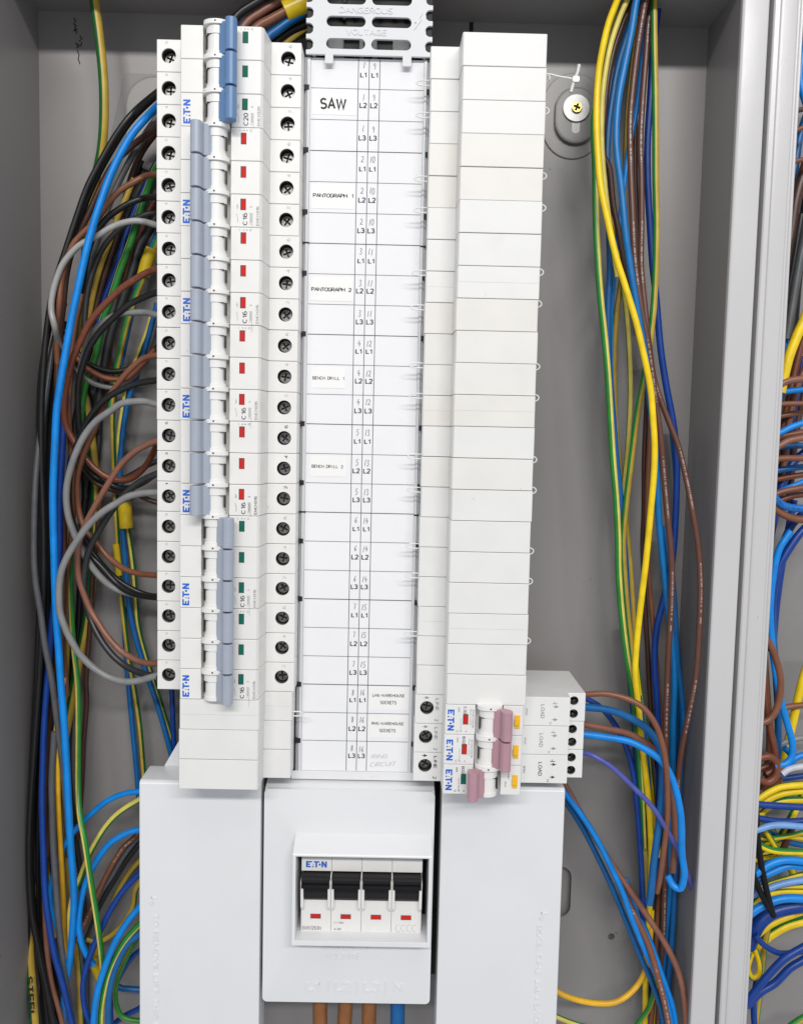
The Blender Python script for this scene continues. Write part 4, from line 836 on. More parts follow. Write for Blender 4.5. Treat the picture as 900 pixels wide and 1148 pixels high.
# tape wraps
def tape(pts, r, dep, label, squash=1.0):
    P = [at(x, y, dep) for x, y in pts]; o = P[0].copy(); bm = new(); tube(bm, [p - o for p in P], r, 14, 4)
    return obj('tape_wrap', finish(bm, 'tape_wrap', 'tape_yellow', 60), None, o, label, 'tape', 'yellow tape wraps on wires')
tape([(139.5, 563), (141, 578), (142, 592)], 4.6, -56, 'wide yellow tape wrap around two wires by the lower left loops')
tape([(130, 610), (132.5, 632), (133.5, 645)], 2.4, -56, 'narrow yellow tape wrap on a thin wire below the wide one')
tape([(171, 279), (165, 294), (161, 309)], 4.2, -52, 'slanted yellow tape wrap beside the third breaker')
tape([(104, 1074), (108, 1085), (112, 1096)], 3.2, -34, 'small yellow tape wrap among the blue loops at lower left')
# loops into the lower left cover
wl('blue', 'bright blue loop, highest one entering the lower left cover', 3.4, [(168, 885), (155, 887.5), (143, 889), (130, 893), (117, 901), (103, 912), (92, 923), (82, 934), (73, 948), (65, 966), (59, 985), (57, 1004), (61, 1026), (68, 1050)], [-24, -30, -36, -40])
wl('gy', 'green-and-yellow loop under the highest blue loop at the left cover', 3.3, [(168, 889), (155, 897), (143, 904), (130, 914), (118, 928), (107, 945), (98, 964), (90, 985), (83, 1004), (79.5, 1022), (79, 1045), (80, 1080)], -31, g=60, split=85, cols=('paleyellow', 'green'))
wl('blue', 'second blue loop from the top at the left cover', 3.8, [(168, 928), (155, 930), (144, 933), (132, 939), (120, 949), (108, 966), (98, 985), (91, 1010), (89, 1035), (91, 1055), (98, 1070), (106, 1082)], -24)
wl('brown_print', 'brown wire with white print slanting into the left cover', 3.3, [(166, 920), (151, 938), (140, 949), (131, 961), (120, 981), (108, 1008), (95, 1036), (86, 1056)], -38)
wl('slate', 'grey wire alongside the printed brown wire at the left cover', 3.0, [(166, 928), (152, 943), (138, 961), (125, 982), (113, 1003), (100, 1032), (92, 1050)], -41)
wl('black', 'black wire below the printed brown wire at the left cover', 3.9, [(168, 932), (154, 948), (141, 966), (128, 987), (116, 1007), (102, 1035), (92, 1056)], -43)
wl('deepblue', 'third loop at the left cover, royal blue, curling to the bottom', 3.7, [(168, 970), (155, 982), (139, 998), (125, 1019), (115, 1040), (105, 1062), (97, 1086), (93, 1110), (97, 1134), (104, 1150)], -18)
wl('blue', 'fourth loop at the left cover, bright blue, nearest the viewer', 4.0, [(168, 1006), (155, 1019), (142, 1034), (129, 1058), (118, 1083), (110, 1109), (106, 1134), (105, 1162)], -11)
wl('gy', 'light green-and-yellow loop just right of the fourth blue loop', 3.5, [(168, 1026), (155, 1038), (142, 1052), (131, 1070), (122, 1092), (116, 1118), (113.5, 1140), (113, 1165)], -15, g=-70, split=50, cols=('paleyellow', 'green'))
wl('midblue', 'dull blue loop at the bottom of the left cover', 3.8, [(168, 1038), (155, 1049), (144, 1059), (133, 1077), (126, 1098), (122.5, 1122), (122, 1165)], -15)
wl('gy', 'green-and-yellow loop curling back under the lowest left loops', 3.2, [(160, 1040), (148, 1062), (138, 1082), (131, 1102), (130, 1120), (134, 1137), (145, 1143), (165, 1146)], -26, g=80, split=55, cols=('dullyellow', 'green'))
wl('midblue', 'short horizontal blue wire near the bottom of the left cover', 3.7, [(118, 1096), (134, 1107), (145, 1109), (168, 1110)], -40)
wl('deepblue', 'short royal blue wire at the bottom beside the left cover', 3.4, [(126, 1150), (140, 1139), (155, 1131), (168, 1122)], -38)
wl('gy', 'mustard and green wire dipping in a shallow bow among the blue loops', 3.2, [(164, 980), (153, 997), (149, 1016), (139, 1035), (124, 1049), (109, 1055), (95, 1051), (84, 1040)], -46, g=20, split=70, cols=('dullyellow', 'dullgreen'))
# printed word on the earth cable, wrapped round its insulation
def steel(bm):
    pts, fs, tw, th = TX[('STEEL', .015)]
    a_, b_ = at(34.6, 1085, -31), at(38.6, 1146, -26); t = (b_ - a_).normalized(); n1 = (Vector((0, 0, 1)) - t * t.z).normalized(); n2 = t.cross(n1); c = (a_ + b_) / 2; rr_ = 3.32
    vv = [bm.verts.new(c + t * (q[0] * 27 / tw) + n1 * rr_ * math.cos(-q[1] * 4.2 / th / rr_) + n2 * rr_ * math.sin(-q[1] * 4.2 / th / rr_)) for q in pts]
    for f in fs: bm.faces.new([vv[i] for i in f])
    o = Vector(at(102, -30, -40))
    for v in bm.verts: v.co -= o
    face_up(bm)
obj('printed_word', mesh('printed_word', 'ink_black', steel, smooth=0), earth)
# ---- wires behind the top of the left column
GT = 'wires behind the top of the left column'
for color, lab, r, pts, dep, kw in (
    ('black', 'black wire leaving the top of the blue-handled breaker, leftmost', 4.6, [(240, 60), (263, 22), (285, 5), (320, -15)], -30, {}),
    ('pinkbrown', 'light brown wire behind the top of the blue-handled breaker', 4.4, [(255, 60), (276, 27), (294, 13), (313, 1), (340, -14)], -34, {}),
    ('charcoal', 'charcoal wire between light brown and blue wires at the top', 4.4, [(258, 70), (284, 36), (305, 18), (325, 4), (345, -10)], -50, {}),
    ('midblue', 'upper blue wire behind the top of the left column', 4.2, [(255, 45), (280, 22), (305, 6), (330, -10)], -42, {}),
    ('brown', 'thick brown wire running into the yellow tape at the top', 4.8, [(265, 60), (287, 32), (303, 22), (318, 14), (331, 6), (345, -6)], -28, {}),
    ('midblue', 'lower blue wire running into the yellow tape at the top', 4.8, [(280, 66), (300, 42), (312, 33), (326, 24), (345, 12)], -31, {}),
    ('black', 'black wire under the lower blue wire at the top', 4.6, [(285, 78), (305, 52), (322, 38), (345, 26)], -38, {}),
    ('darkbrown', 'dark brown wire lowest behind the top of the left column', 3.6, [(292, 80), (310, 60), (328, 44), (348, 34)], -46, {})):
    wire(color, lab, r, pts, dep, group=GT, **kw)
wire('gy', 'mustard and green wire beside the slotted cover at the top', 4.0, [(300, 78), (318, 52), (334, 38), (352, 26)], -40, group=GT, g=0, split=70, cols=('dullyellow', 'dullgreen'))
tape([(320, 14), (333, 8), (348, 0)], 7.0, -31, 'thick yellow tape wrap on the wires beside the slotted cover')
# ---- right bundle
GR = 'wires in the bundle right of the blank modules'
def wr(c, l, r, *a, **k): return wire(c, l, r * .87, *a, group=GR, **k)
wr('gy', 'bright yellow-faced earth wire, the frontmost of the right bundle', 4.15, [(700, -22), (691.5, 0), (681.5, 27), (673.5, 60), (669.5, 93), (668.5, 133), (669.5, 167), (673, 207), (680.5, 247), (689.5, 288), (700, 320), (712, 360), (722, 400), (728.5, 437), (732, 473), (733, 503), (732, 535), (729, 573), (723.5, 627), (718, 673), (713, 720), (712, 757), (715, 795), (719, 830), (723, 870), (727, 910), (729, 960), (728, 1020), (724, 1080), (722, 1165)], [-26, -16, -12, -10, -10, -14, -34, -52], g=-15, split=98)
wr('gy', 'green-and-yellow wire at the left edge of the right bundle', 4.2, [(668, 110), (665.5, 140), (666.5, 187), (668, 240), (670, 290), (673, 332), (677, 380), (680.5, 420), (683.5, 463), (686.5, 513), (690, 560), (692, 600), (693.5, 643), (697, 693), (702, 733), (708, 773), (713, 813), (717, 853), (719.5, 900), (721, 950)], [-34, -22, -18, -18, -22, -40], g=-75, split=80, cols=('paleyellow', 'green'))
wr('gy', 'yellow and green wire second from the left at the top of the right bundle', 3.7, [(712, -22), (703, 0), (693, 22), (684, 50), (677.5, 80), (674, 115), (674, 160), (677, 210), (684, 260), (692, 310)], -26, g=-20, split=85, cols=('paleyellow', 'dullgreen'))
wr('darkbrown', 'dark brown wire third from the left at the top of the right bundle', 3.9, [(716, -20), (708, 2), (697, 28), (687.5, 58), (681, 92), (677, 127), (676, 170), (683, 190), (687, 230), (693, 262), (700, 300), (708, 330)], -33)
wr('midblue', 'blue wire at the upper left of the right bundle', 4.3, [(722, -20), (712, 10), (702, 42), (692.5, 75), (686, 110), (681.5, 150), (680, 200), (682, 250), (683, 300), (681, 350), (682, 410), (687, 465), (691, 520), (696, 567), (700, 620), (703, 680), (707, 740), (712, 800), (716, 860), (718, 930)], [-36, -36, -36, -46])
wr('azure', 'brighter blue wire crossing under the yellow one in the right bundle', 4.4, [(722, -24), (713.5, 0), (708, 33), (700, 73), (694, 107), (690, 140), (691, 170), (696, 213), (701, 258), (706, 297), (714, 347), (723, 400), (730, 460), (735, 520), (738, 575), (742, 620), (747, 665), (752, 710), (755, 760), (754, 810), (753, 860), (750, 930), (750, 1000), (745, 1060), (742, 1160)], [-20, -18, -16, -18, -26, -40, -50])
wr('darkbrown_print', 'brown wire with white print slanting across the right bundle', 4.0, [(730, -20), (723, 0), (715, 50), (708.5, 100), (705.5, 140), (707, 187), (708.5, 233), (711, 290), (717, 340), (723.5, 373), (729, 407), (734, 445), (739, 485), (743.5, 530), (747, 573), (752, 627), (752.5, 677), (749, 727), (747, 767), (746, 827), (747, 880), (746, 940), (744, 1010), (742, 1070), (736, 1160)], [-26, -24, -20, -18, -20, -34, -52])
wr('darkbrown_print', 'brown wire curving out towards the right cabinet wall', 3.9, [(735, -20), (727, 20), (723, 67), (720, 117), (717.5, 160), (718, 200), (719, 250), (718.5, 297), (722, 340), (727, 385), (733.5, 427), (747, 467), (760, 500), (768.5, 533), (775.5, 570), (782, 610), (785, 653), (784, 700), (780, 755), (772, 800), (765, 833), (761, 862), (757, 910)], [-34, -34, -32, -24, -16, -14, -30])
wr('gy', 'green-and-yellow wire at the right edge of the upper right bundle', 4.1, [(733, -24), (732.5, 0), (732.5, 50), (733.5, 100), (734.5, 150), (735, 200), (736, 250), (735, 297), (732, 347), (727, 390), (720, 430), (714.5, 463), (708, 513), (702, 563), (698.5, 605), (699, 645), (703, 690), (707.5, 735), (710.5, 780), (714, 830), (724, 880), (733, 925), (738, 960)], [-30, -30, -30, -34, -38, -40], g=-60, split=75, cols=('dullyellow', 'green'))
wr('deepblue', 'deep blue wire along the right of the right bundle', 4.4, [(742, -20), (738, 5), (732, 60), (728, 110), (726, 160), (725.5, 205), (728, 250), (731, 295), (735, 332), (740.5, 390), (747, 433), (753.5, 473), (758, 513), (757.5, 567), (754, 620), (748, 655), (741.5, 678), (735.5, 706), (733.5, 742), (735.5, 787), (738, 830), (739, 880), (736, 940), (733, 1000)], -46)
wr('gy', 'mustard-faced earth wire deep inside the right bundle', 3.5, [(716, 20), (710, 67), (704, 120), (701.5, 160), (700, 210), (699, 260), (696, 313), (691, 350), (688, 397), (689, 463), (694, 520), (700, 570), (706, 630), (709, 690), (711, 750), (716, 810), (718, 865), (720, 948), (723, 1010)], -52, g=0, split=70, cols=('dullyellow', 'dullgreen'))
wr('darkbrown', 'dark brown wire standing behind the lower yellow wire at right', 3.4, [(727, 400), (724, 463), (722, 513), (721.5, 573), (720.5, 610), (722, 677), (725, 727), (727.5, 777), (731, 820), (738, 870)], -54)
wr('midblue', 'blue wire at the right of the lower right bundle', 4.0, [(744, 590), (750, 625), (754, 655), (757, 700), (759, 740), (763.5, 777), (765, 813), (763, 855), (760, 910), (757, 980), (753, 1050), (748, 1110), (744, 1160)], -44)
wr('darkbrown', 'dark brown wire between two brown wires at the top of the right bundle', 3.6, [(728, -10), (719, 50), (713, 105), (711, 150), (712, 200), (714, 260), (716, 310), (722, 360)], -56)
wr('deepblue', 'deep blue wire at the back of the lower right bundle', 4.2, [(700, 700), (706, 760), (711, 820), (713, 868), (716, 915), (719, 981), (722, 1030), (726, 1090), (730, 1160)], -58)
wr('midblue', 'blue wire between yellow wires in the lower right bundle', 4.0, [(716, 780), (722, 830), (726, 880), (728, 930), (727, 985), (726, 1040), (732, 1090)], -50)
wr('gy', 'slender light yellow and green wire weaving behind the frontmost yellow one', 3.2, [(700, -20), (690, 20), (680, 62), (675, 110), (676, 160), (681, 215), (690, 270), (698, 320), (704, 380), (706, 440), (703, 500), (698, 560), (694, 610), (696, 660), (704, 715), (710, 770), (713, 820), (718, 880), (722, 940), (726, 1010)], -48, g=-30, split=85, cols=('paleyellow', 'green'))
wr('blue', 'slender blue wire weaving between the yellow wires at mid height of the right bundle', 3.2, [(724, -20), (721, 50), (713, 125), (704, 170), (697, 225), (690, 280), (685, 340), (684, 400), (687, 460), (690, 510), (694, 560), (701, 620), (703, 665), (700, 700)], -42)
wr('brown', 'mid brown wire standing behind the yellow crossing of the right bundle', 3.4, [(716, 300), (722, 360), (727, 420), (728, 480), (726, 540), (725, 600), (728, 660), (733, 720), (738, 780), (742, 840), (744, 900), (741, 970), (736, 1040), (733, 1100), (728, 1165)], -50)
wr('midblue', 'dark blue wire close to the cabinet wall in the lower right bundle', 3.6, [(752, 480), (757, 540), (755, 600), (751, 650), (756, 700), (761, 750), (760, 810), (755, 870), (757, 930), (757, 990), (752, 1060), (747, 1120), (742, 1165)], -60)
wr('gy', 'bright green-edged wire sagging behind the breaker outputs at lower right', 3.4, [(705, 640), (709, 700), (715, 760), (722, 815), (728, 865), (733, 910), (731, 960), (728, 1010), (731, 1060), (735, 1110), (730, 1165)], -54, g=60, split=70, cols=('yellow', 'green'))
# breaker outputs
GO = 'wires leaving the pink-handled breakers'
def wo(c, l, r, *a, **k): return wire(c, l, r * .92, *a, group=GO, **k)
wo('brown', 'brown wire from the topmost load terminal, bending down into the bundle', 3.7, [(645, 778), (656, 778), (677, 778), (700, 782), (719, 792), (733, 810), (741, 830), (746, 855), (748, 885), (747, 920), (743, 955), (739, 985), (736, 1000)], [-14, -6, 0, 0, -4, -10])
wo('deepblue', 'thin deep blue wire from the topmost load terminal', 3.5, [(645, 776), (657, 783), (673, 793), (687, 810), (698, 829), (706, 850), (711, 875), (715, 920), (718, 975), (720, 1030)], -34)
wo('midblue', 'thick blue wire from the upper load terminals', 4.8, [(645, 791), (658, 793), (680, 796), (703, 803), (723, 816), (736, 832), (742, 850), (742, 878), (739, 920), (733, 965), (729, 1000), (727, 1014)], [-10, -14, -14, -8, -8])
wo('pinkbrown', 'brown wire from the middle load terminal', 4.0, [(645, 810), (657, 813), (680, 817), (703, 822), (722, 832), (737, 845), (747, 864), (753, 895), (756, 930), (755, 958), (753, 978)], [-14, -18, -22, -18, -14])
wo('blue', 'bright blue wire curling into a hook at lower right', 4.4, [(645, 823), (656, 824), (680, 826.5), (703, 831), (722, 839), (738, 851), (750, 866), (758, 887), (762.5, 917), (764, 955), (767, 978), (763, 996), (754, 993), (748, 982)], [-8, -8, -4, 0, 0, -6])
wo('purple', 'thin violet-blue wire crossing over to the right cabinet wall', 3.1, [(645, 842), (656, 845), (667, 849), (687, 861), (710, 883), (730, 904), (744, 926), (757, 949), (768, 975), (775, 995), (780, 1014), (786, 1034), (794, 1056)], [-8, 0, 2, -8, -24, -34])
wo('blue', 'blue wire slanting down from behind the lower right cover', 3.7, [(622, 872), (634, 891), (650, 912), (667, 938), (682, 966), (697, 998), (708, 1029), (721, 1062), (737, 1097), (748, 1128), (756, 1165)], [-34, -28, -22, -18])
wo('midblue', 'darker blue wire just under the slanting blue wire', 3.5, [(620, 876), (633, 898), (648, 921), (662, 945), (678, 978), (692, 1010), (704, 1040), (716, 1070), (730, 1100), (740, 1130), (746, 1165)], [-40, -36, -30, -26])
wo('pinkbrown', 'brown wire slanting down and bending at the bottom right', 3.9, [(618, 855), (640, 892), (657, 923), (673, 949), (690, 976), (708, 1002), (728, 1031), (746, 1060), (760, 1091), (766.5, 1125), (769, 1165)], [-44, -32, -22, -16])
wo('brown_print', 'printed brown wire running down between two blue wires', 3.8, [(682, 965), (700, 1004), (714, 1032), (727, 1062), (737, 1096), (745, 1126), (752, 1165)], [-36, -24, -14, -12])
wo('blue', 'bright blue wire emerging right of the printed brown wire', 3.6, [(700, 985), (716, 1025), (730, 1060), (743, 1096), (753, 1128), (760, 1165)], [-44, -30, -20, -18])
wo('gy', 'yellow and green wire bowing out from under the lower right cover', 3.8, [(610, 1102), (625, 1112), (643, 1120), (667, 1125), (690, 1123), (709, 1111), (722, 1091), (728, 1063), (730, 1020)], [-30, -28, -30, -36, -46], g=-40, split=80, cols=('orangeyellow', 'green'))
wo('gy', 'green-and-yellow wire at the bottom edge right of the cover', 3.4, [(700, 1168), (715, 1148), (727, 1131), (734, 1108), (737, 1080)], -40, g=60, split=60, cols=('dullyellow', 'green'))
wo('gy', 'short yellow and green wire at the bottom edge touching the lower right cover', 3.2, [(612, 1134), (628, 1142), (648, 1149), (670, 1154)], -34, g=30, split=80, cols=('paleyellow', 'green'))
# ---- thick supply cables under the main switch
GS = 'supply cables under the main switch'
for color, lab, px in (('supplybrown', 'leftmost thick brown supply cable under the main switch cover', 358.5), ('supplybrown', 'middle thick brown supply cable under the main switch cover', 386.5), ('supplybrown', 'right-hand thick brown supply cable under the main switch cover', 413.5), ('midblue', 'thick blue supply cable under the main switch cover', 445)):
    wire(color, lab, 8.6, [(px + 1.5, 1070), (px + .5, 1125), (px, 1150), (px - 1, 1200)], -22, group=GS, name='supply_cable')

# ---- wires in the neighbouring cabinet
GN = 'wires in the neighbouring cabinet'
NB = [
 ('blue', 'short blue wire at the top right corner', 4, [(906, 30), (899, 60), (896, 90), (904, 120)], -40),
 ('darkbrown', 'highest dark brown horizontal wire in the neighbouring cabinet', 2.6, [(880, 132), (892, 125), (912, 120)], -36),
 ('brown', 'second brown horizontal wire from the top in the neighbouring cabinet', 2.6, [(880, 152), (892, 146), (912, 138)], -38),
 ('midblue', 'blue wire behind the top browns in the neighbouring cabinet', 4, [(910, 110), (897, 150), (891, 190), (884, 230)], -56),
 ('brown', 'third brown horizontal wire from the top in the neighbouring cabinet', 2.8, [(876, 186), (890, 181), (912, 176)], -34),
 ('darkbrown', 'thick dark brown wire slanting down at the upper right edge', 6, [(912, 160), (900, 195), (892, 225), (886, 260), (880, 300)], -48),
 ('slate', 'grey wire slanting down at the upper right edge', 4.4, [(916, 220), (903, 262), (895, 300), (888, 340), (881, 380)], -36),
 ('charcoal', 'charcoal wire left of the slanting grey one at the upper right', 4, [(898, 240), (890, 290), (884, 330), (878, 370), (872, 410)], -46),
 ('gy', 'thick yellow wire slanting at the right edge', 5.4, [(916, 320), (902, 355), (892, 380), (883, 405), (874, 440)], -32),
 ('blue', 'thin blue vertical wire beside the slanting yellow wire', 3, [(882, 370), (879, 395), (876, 430), (872, 460)], -40),
 ('redbrown', 'red-brown wire slanting behind the horizontal bundle at right', 4, [(912, 340), (898, 385), (888, 430), (878, 480), (872, 520)], -52),
 ('pinkbrown', 'upper arched brown wire of the horizontal bundle at right', 4, [(862, 442), (874, 432), (886, 427), (912, 424)], -30),
 ('blue', 'highest blue wire of the horizontal bundle at right', 3.4, [(862, 442), (876, 439), (912, 435)], -36),
 ('brown', 'straight brown wire under the highest blue in the right bundle', 3, [(862, 455), (880, 453), (912, 452)], -34),
 ('deepblue', 'deep blue vertical wire behind the horizontal bundle', 5, [(900, 400), (890, 450), (882, 490), (875, 530), (870, 560)], -58),
 ('blue', 'rising blue wire in the middle of the horizontal bundle', 3.6, [(862, 490), (876, 484), (888, 478), (912, 470)], -28),
 ('brown', 'brown wire just below the rising blue one', 3.6, [(862, 494), (876, 489), (890, 486), (912, 483)], -31),
 ('pinkbrown', 'lower arched brown wire of the horizontal bundle', 3.8, [(860, 508), (874, 499), (886, 493), (912, 489)], -26),
 ('midblue', 'mid blue wire beneath the arched browns', 3.4, [(862, 505), (880, 500), (912, 499)], -42),
 ('brown', 'straight brown wire below the arched browns', 3.6, [(862, 515), (880, 514), (912, 514)], -30),
 ('deepblue', 'deep blue wire slanting down behind the lower bundle', 4.6, [(904, 505), (888, 520), (876, 545), (868, 575), (862, 610)], -50),
 ('blue', 'rising blue wire near the bottom of the horizontal bundle', 3.4, [(862, 558), (876, 551), (890, 544), (912, 536)], -36),
 ('brown', 'brown arched wire near the bottom of the horizontal bundle', 3.8, [(858, 562), (870, 554), (884, 549), (912, 545)], -28),
 ('redbrown', 'red-brown arched wire under the brown arch at right', 3.4, [(862, 566), (876, 560), (890, 556), (912, 553)], -34),
 ('blue_print', 'printed light blue wire sagging at the bottom of the horizontal bundle', 4.4, [(862, 550), (868, 558), (877, 566), (890, 569.5), (912, 570)], -20),
 ('brown', 'brown wire sagging below the printed blue wire', 4.2, [(860, 560), (868, 570), (880, 578), (894, 582), (914, 583)], -22),
 ('deepblue', 'royal blue wire bending down from the right edge', 4.6, [(914, 582), (898, 596), (884, 614), (874, 634), (868, 656), (864, 690), (864, 730)], -26),
 ('deepblue', 'second royal blue wire bending down, left of the first', 4.4, [(906, 570), (888, 588), (876, 612), (868, 640), (864, 676), (860, 720)], -34),
 ('blue', 'blue wire hanging into a narrow loop beside the brown loop', 4, [(886, 596), (873, 616), (866, 642), (863, 680), (864, 715), (868, 745), (874, 780), (881, 808), (887, 830), (887, 846), (880, 856), (868, 858)], -24),
 ('midblue', 'mid blue wire hanging straight behind the narrow loop', 4, [(866, 650), (866, 700), (869, 750), (872, 800), (871, 850)], -40),
 ('brown', 'brown wire looped back on itself beside the flange', 4, [(853, 712), (862, 720), (870, 742), (874, 765), (871, 790), (863, 806), (854, 811)], -22),
 ('redbrown', 'red-brown wire hanging beside the brown loop', 4, [(856, 740), (858, 780), (863, 815), (868, 845), (866, 862), (858, 868)], -30),
 ('brown', 'short brown horizontal wire right of the brown loop', 3.6, [(866, 800), (882, 793), (912, 789)], -44),
 ('gy', 'green-and-yellow wire slanting at the right edge below the loops', 4.6, [(910, 730), (898, 765), (888, 810), (878, 850), (868, 890)], -48),
 ('grey', 'grey wire rising to the right edge below the loops', 3.4, [(858, 846), (872, 836), (890, 829), (914, 825)], -46),
 ('redbrown', 'coiled red-brown wire ring beside the flange', 4.4, [(851, 850), (862, 848), (871, 856), (870, 869), (860, 877), (850, 874)], -24),
 ('blue', 'coiled blue wire ring at the right', 3.8, [(872, 868), (882, 864), (889, 852), (900, 846), (912, 850)], -28),
 ('nylon', 'pale grey wire crossing at the right edge above the yellow coil', 3.6, [(876, 868), (884, 863), (895, 860), (914, 857)], -22),
 ('gy', 'upper green-and-yellow arc of the coil at right', 4, [(842, 902), (852, 894), (864, 886), (880, 882), (914, 879)], -24),
 ('gy', 'yellow wire second from the top of the coil', 4, [(842, 912), (856, 899), (872, 891), (890, 888), (914, 887)], -28),
 ('gy', 'yellow wire third from the top of the coil', 4, [(842, 922), (858, 906), (876, 898), (914, 896)], -32),
 ('deepblue', 'upper deep blue wire across the yellow coil', 4, [(838, 900), (852, 902), (876, 904), (914, 906)], -18),
 ('deepblue', 'lower deep blue wire across the yellow coil', 4, [(838, 914), (852, 918), (876, 921), (914, 920)], -20),
 ('paleblue', 'pale lilac-blue wire crossing the yellow coil', 3.8, [(838, 934), (852, 929), (872, 925), (914, 928)], -14),
 ('gy', 'thick yellow wire sagging below the pale lilac wire', 3.9, [(840, 940), (854, 949), (872, 954), (914, 956)], -18),
 ('gy', 'yellow wire slanting behind the sagging one', 3.4, [(852, 924), (862, 938), (872, 955), (878, 975)], -30),
 ('darkbrown', 'short brown wire behind the coil at right', 4, [(890, 920), (882, 940), (874, 960)], -44),
 ('blue', 'upper blue arch below the yellow coil', 4.4, [(836, 990), (848, 979), (864, 969), (882, 964), (914, 967)], -16),
 ('blue', 'blue arch just beneath the upper blue arch', 4.2, [(838, 996), (852, 985), (868, 976), (886, 971), (914, 974)], -22),
 ('gy', 'thin green-and-yellow wire rising under the blue arches', 3, [(838, 1004), (856, 994), (880, 986), (914, 976)], -32),
 ('paleblue', 'dull pale blue wire rising under the blue arches', 4, [(838, 1006), (858, 997), (880, 990), (914, 984)], -26),
 ('gy', 'green-and-yellow wire fanning out at the right edge', 3.2, [(848, 1016), (862, 1004), (880, 996), (914, 994)], -36),
 ('blue', 'thick light blue wire arching above the cable-tie tails', 4.8, [(836, 1028), (850, 1018), (866, 1010), (884, 1007), (914, 1009)], -20),
 ('deepblue', 'thickest royal blue cable beside the flange', 8, [(838, 1062), (844, 1046), (853, 1032), (868, 1022), (890, 1017), (916, 1014)], -34),
 ('gy', 'yellow wire rising beneath the thick royal blue cable', 4, [(846, 1050), (862, 1038), (880, 1028), (914, 1017)], -40),
 ('gy', 'broad yellow wire rising to the right edge', 4.8, [(848, 1062), (864, 1048), (884, 1037), (914, 1030)], -44),
 ('deepblue', 'sagging royal blue wire at lower right', 3.4, [(846, 1048), (852, 1056), (864, 1065), (880, 1069), (914, 1064)], -26),
 ('deepblue', 'upper of two royal blue wires sweeping up at lower right', 4.6, [(830, 1132), (842, 1116), (858, 1096), (878, 1076), (896, 1064), (916, 1054)], -20),
 ('deepblue', 'lower of two royal blue wires sweeping up at lower right', 4.6, [(836, 1128), (852, 1112), (868, 1102), (884, 1086), (898, 1077), (916, 1068)], -24),
 ('gy', 'small yellow loop beside the flange at lower right', 3.2, [(846, 1064), (851, 1078), (850, 1092), (843, 1096), (838, 1086), (842, 1068)], -32),
 ('gy', 'green wire hanging down at lower right', 3.4, [(862, 1034), (857, 1060), (854, 1090), (850, 1120), (846, 1160)], -42),
 ('deepblue', 'short royal blue wire leaving the bottom edge at right', 3.6, [(848, 1100), (844, 1124), (846, 1160)], -34),
 ('gy', 'green wire in the bottom right corner', 4, [(880, 1156), (893, 1145), (914, 1134)], -40),
 ('gy', 'yellow wire at the back of the coil at right', 4.2, [(850, 962), (870, 944), (890, 910), (904, 880), (914, 860)], -54),
 ('gy', 'second yellow wire at the back of the coil, crossing the first', 4.2, [(846, 900), (864, 930), (880, 960), (896, 1000)], -58),
 ('darkbrown', 'dark brown wire at the back of the horizontal bundle', 4, [(906, 420), (894, 470), (888, 520), (884, 570)], -62),
 ('gy', 'fine yellow strand just above the sagging yellow wire', 2.8, [(840, 936), (856, 940), (876, 938), (914, 930)], -36),
 ('gy', 'fine yellow strand crossing low under the pale lilac wire', 2.8, [(842, 960), (858, 946), (880, 938), (914, 942)], -40),
 ('midblue', 'mid blue strand deep in the coil under the lower deep blue wire', 3.4, [(838, 926), (860, 932), (884, 944), (914, 950)], -46),
 ('gy', 'fine green and yellow strand below the sagging yellow wire', 2.8, [(840, 966), (862, 960), (886, 958), (914, 962)], -38),
 ('gy', 'fine yellow strand below the blue arches', 2.8, [(840, 1012), (858, 1000), (882, 992), (914, 982)], -44),
 ('gy', 'yellow strand fanning out above the light blue arch', 3.2, [(838, 1020), (854, 1006), (876, 1000), (914, 1000)], -30),
 ('gy', 'yellow strand under the light blue arch', 3.2, [(846, 1032), (866, 1020), (886, 1016), (914, 1016)], -46),
 ('gy', 'yellow strand skirting the thick royal blue cable', 3.4, [(842, 1070), (852, 1052), (870, 1042), (890, 1034), (914, 1026)], -50),
 ('deepblue', 'royal blue strand at the top of the coil', 3.4, [(846, 884), (860, 874), (880, 872), (914, 868)], -44),
 ('redbrown', 'second coiled red-brown ring just below the first', 3.6, [(850, 862), (862, 858), (873, 864), (872, 877), (862, 884), (851, 882)], -34),
 ('blue', 'second coiled blue ring above the pale grey wire', 3.6, [(866, 864), (878, 868), (886, 858), (886, 846), (878, 838)], -34),
 ('brown', 'brown wire falling beside the hanging blue wires', 3.6, [(858, 690), (857, 730), (860, 780), (862, 830), (858, 870)], -46),
 ('deepblue', 'deep blue wire dropping behind the sagging brown one', 4, [(890, 560), (884, 590), (876, 630), (870, 680), (866, 720)], -52),
 ('brown', 'brown wire slanting behind the upper arched browns', 3.4, [(908, 400), (896, 428), (886, 462), (880, 500), (876, 540)], -48),
 ('brown', 'brown wire between the straight brown and rising blue wires', 3.0, [(862, 470), (880, 466), (912, 460)], -44),
 ('midblue', 'mid blue wire below the straight brown wire of the horizontal bundle', 3.4, [(862, 530), (880, 526), (912, 522)], -40),
 ('redbrown', 'red-brown wire below the mid blue one of the horizontal bundle', 3.2, [(860, 540), (880, 535), (912, 530)], -46),
 ('black', 'black wire deep behind the upper right wires', 6, [(908, 200), (898, 260), (892, 320), (886, 380), (880, 420)], -62),
]
for color, lab, r, pts, dep in NB:
    gy = color == 'gy'
    wire(color, lab, r, pts, dep, group=GN, **(dict(g=rnd.choice((10, -30, 40, 60)), split=rnd.choice((80, 100, 70)), cols=('yellow' if 'yellow' in lab else 'dullyellow', 'green')) if gy else {}))
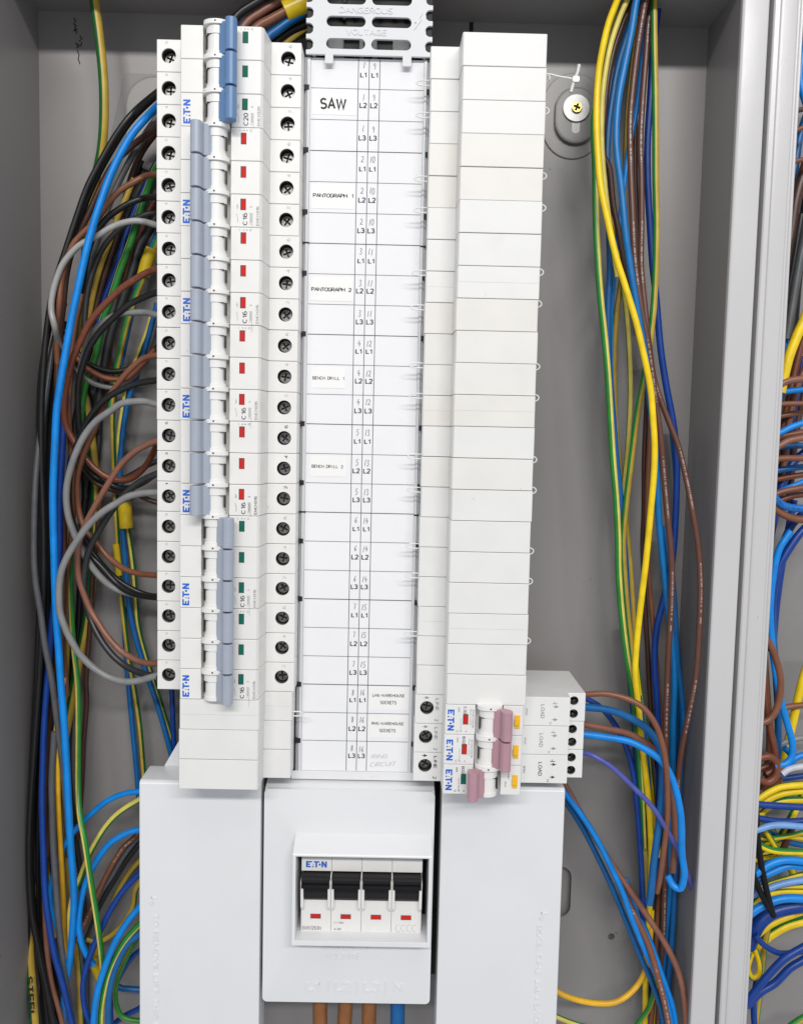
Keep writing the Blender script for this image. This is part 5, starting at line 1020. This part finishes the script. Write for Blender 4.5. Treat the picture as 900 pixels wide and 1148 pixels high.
# black cable-tie tails by the flange
for pts, lab in (([(847, 905), (848, 930), (851, 958), (858, 995), (866, 1026)], 'longer black cable-tie tail hanging beside the flange'), ([(843, 975), (848, 992), (857, 1010), (867, 1027)], 'shorter black cable-tie tail meeting the longer one at its tip')):
    P = [at(x, y, -15) for x, y in pts]; o = P[0].copy(); bm = new(); tube(bm, [p - o for p in P], 2.0, 10, 5)
    obj('cable_tie', finish(bm, 'cable_tie', 'black_plastic', 60), None, o, lab, 'cable tie', 'black cable-tie tails')
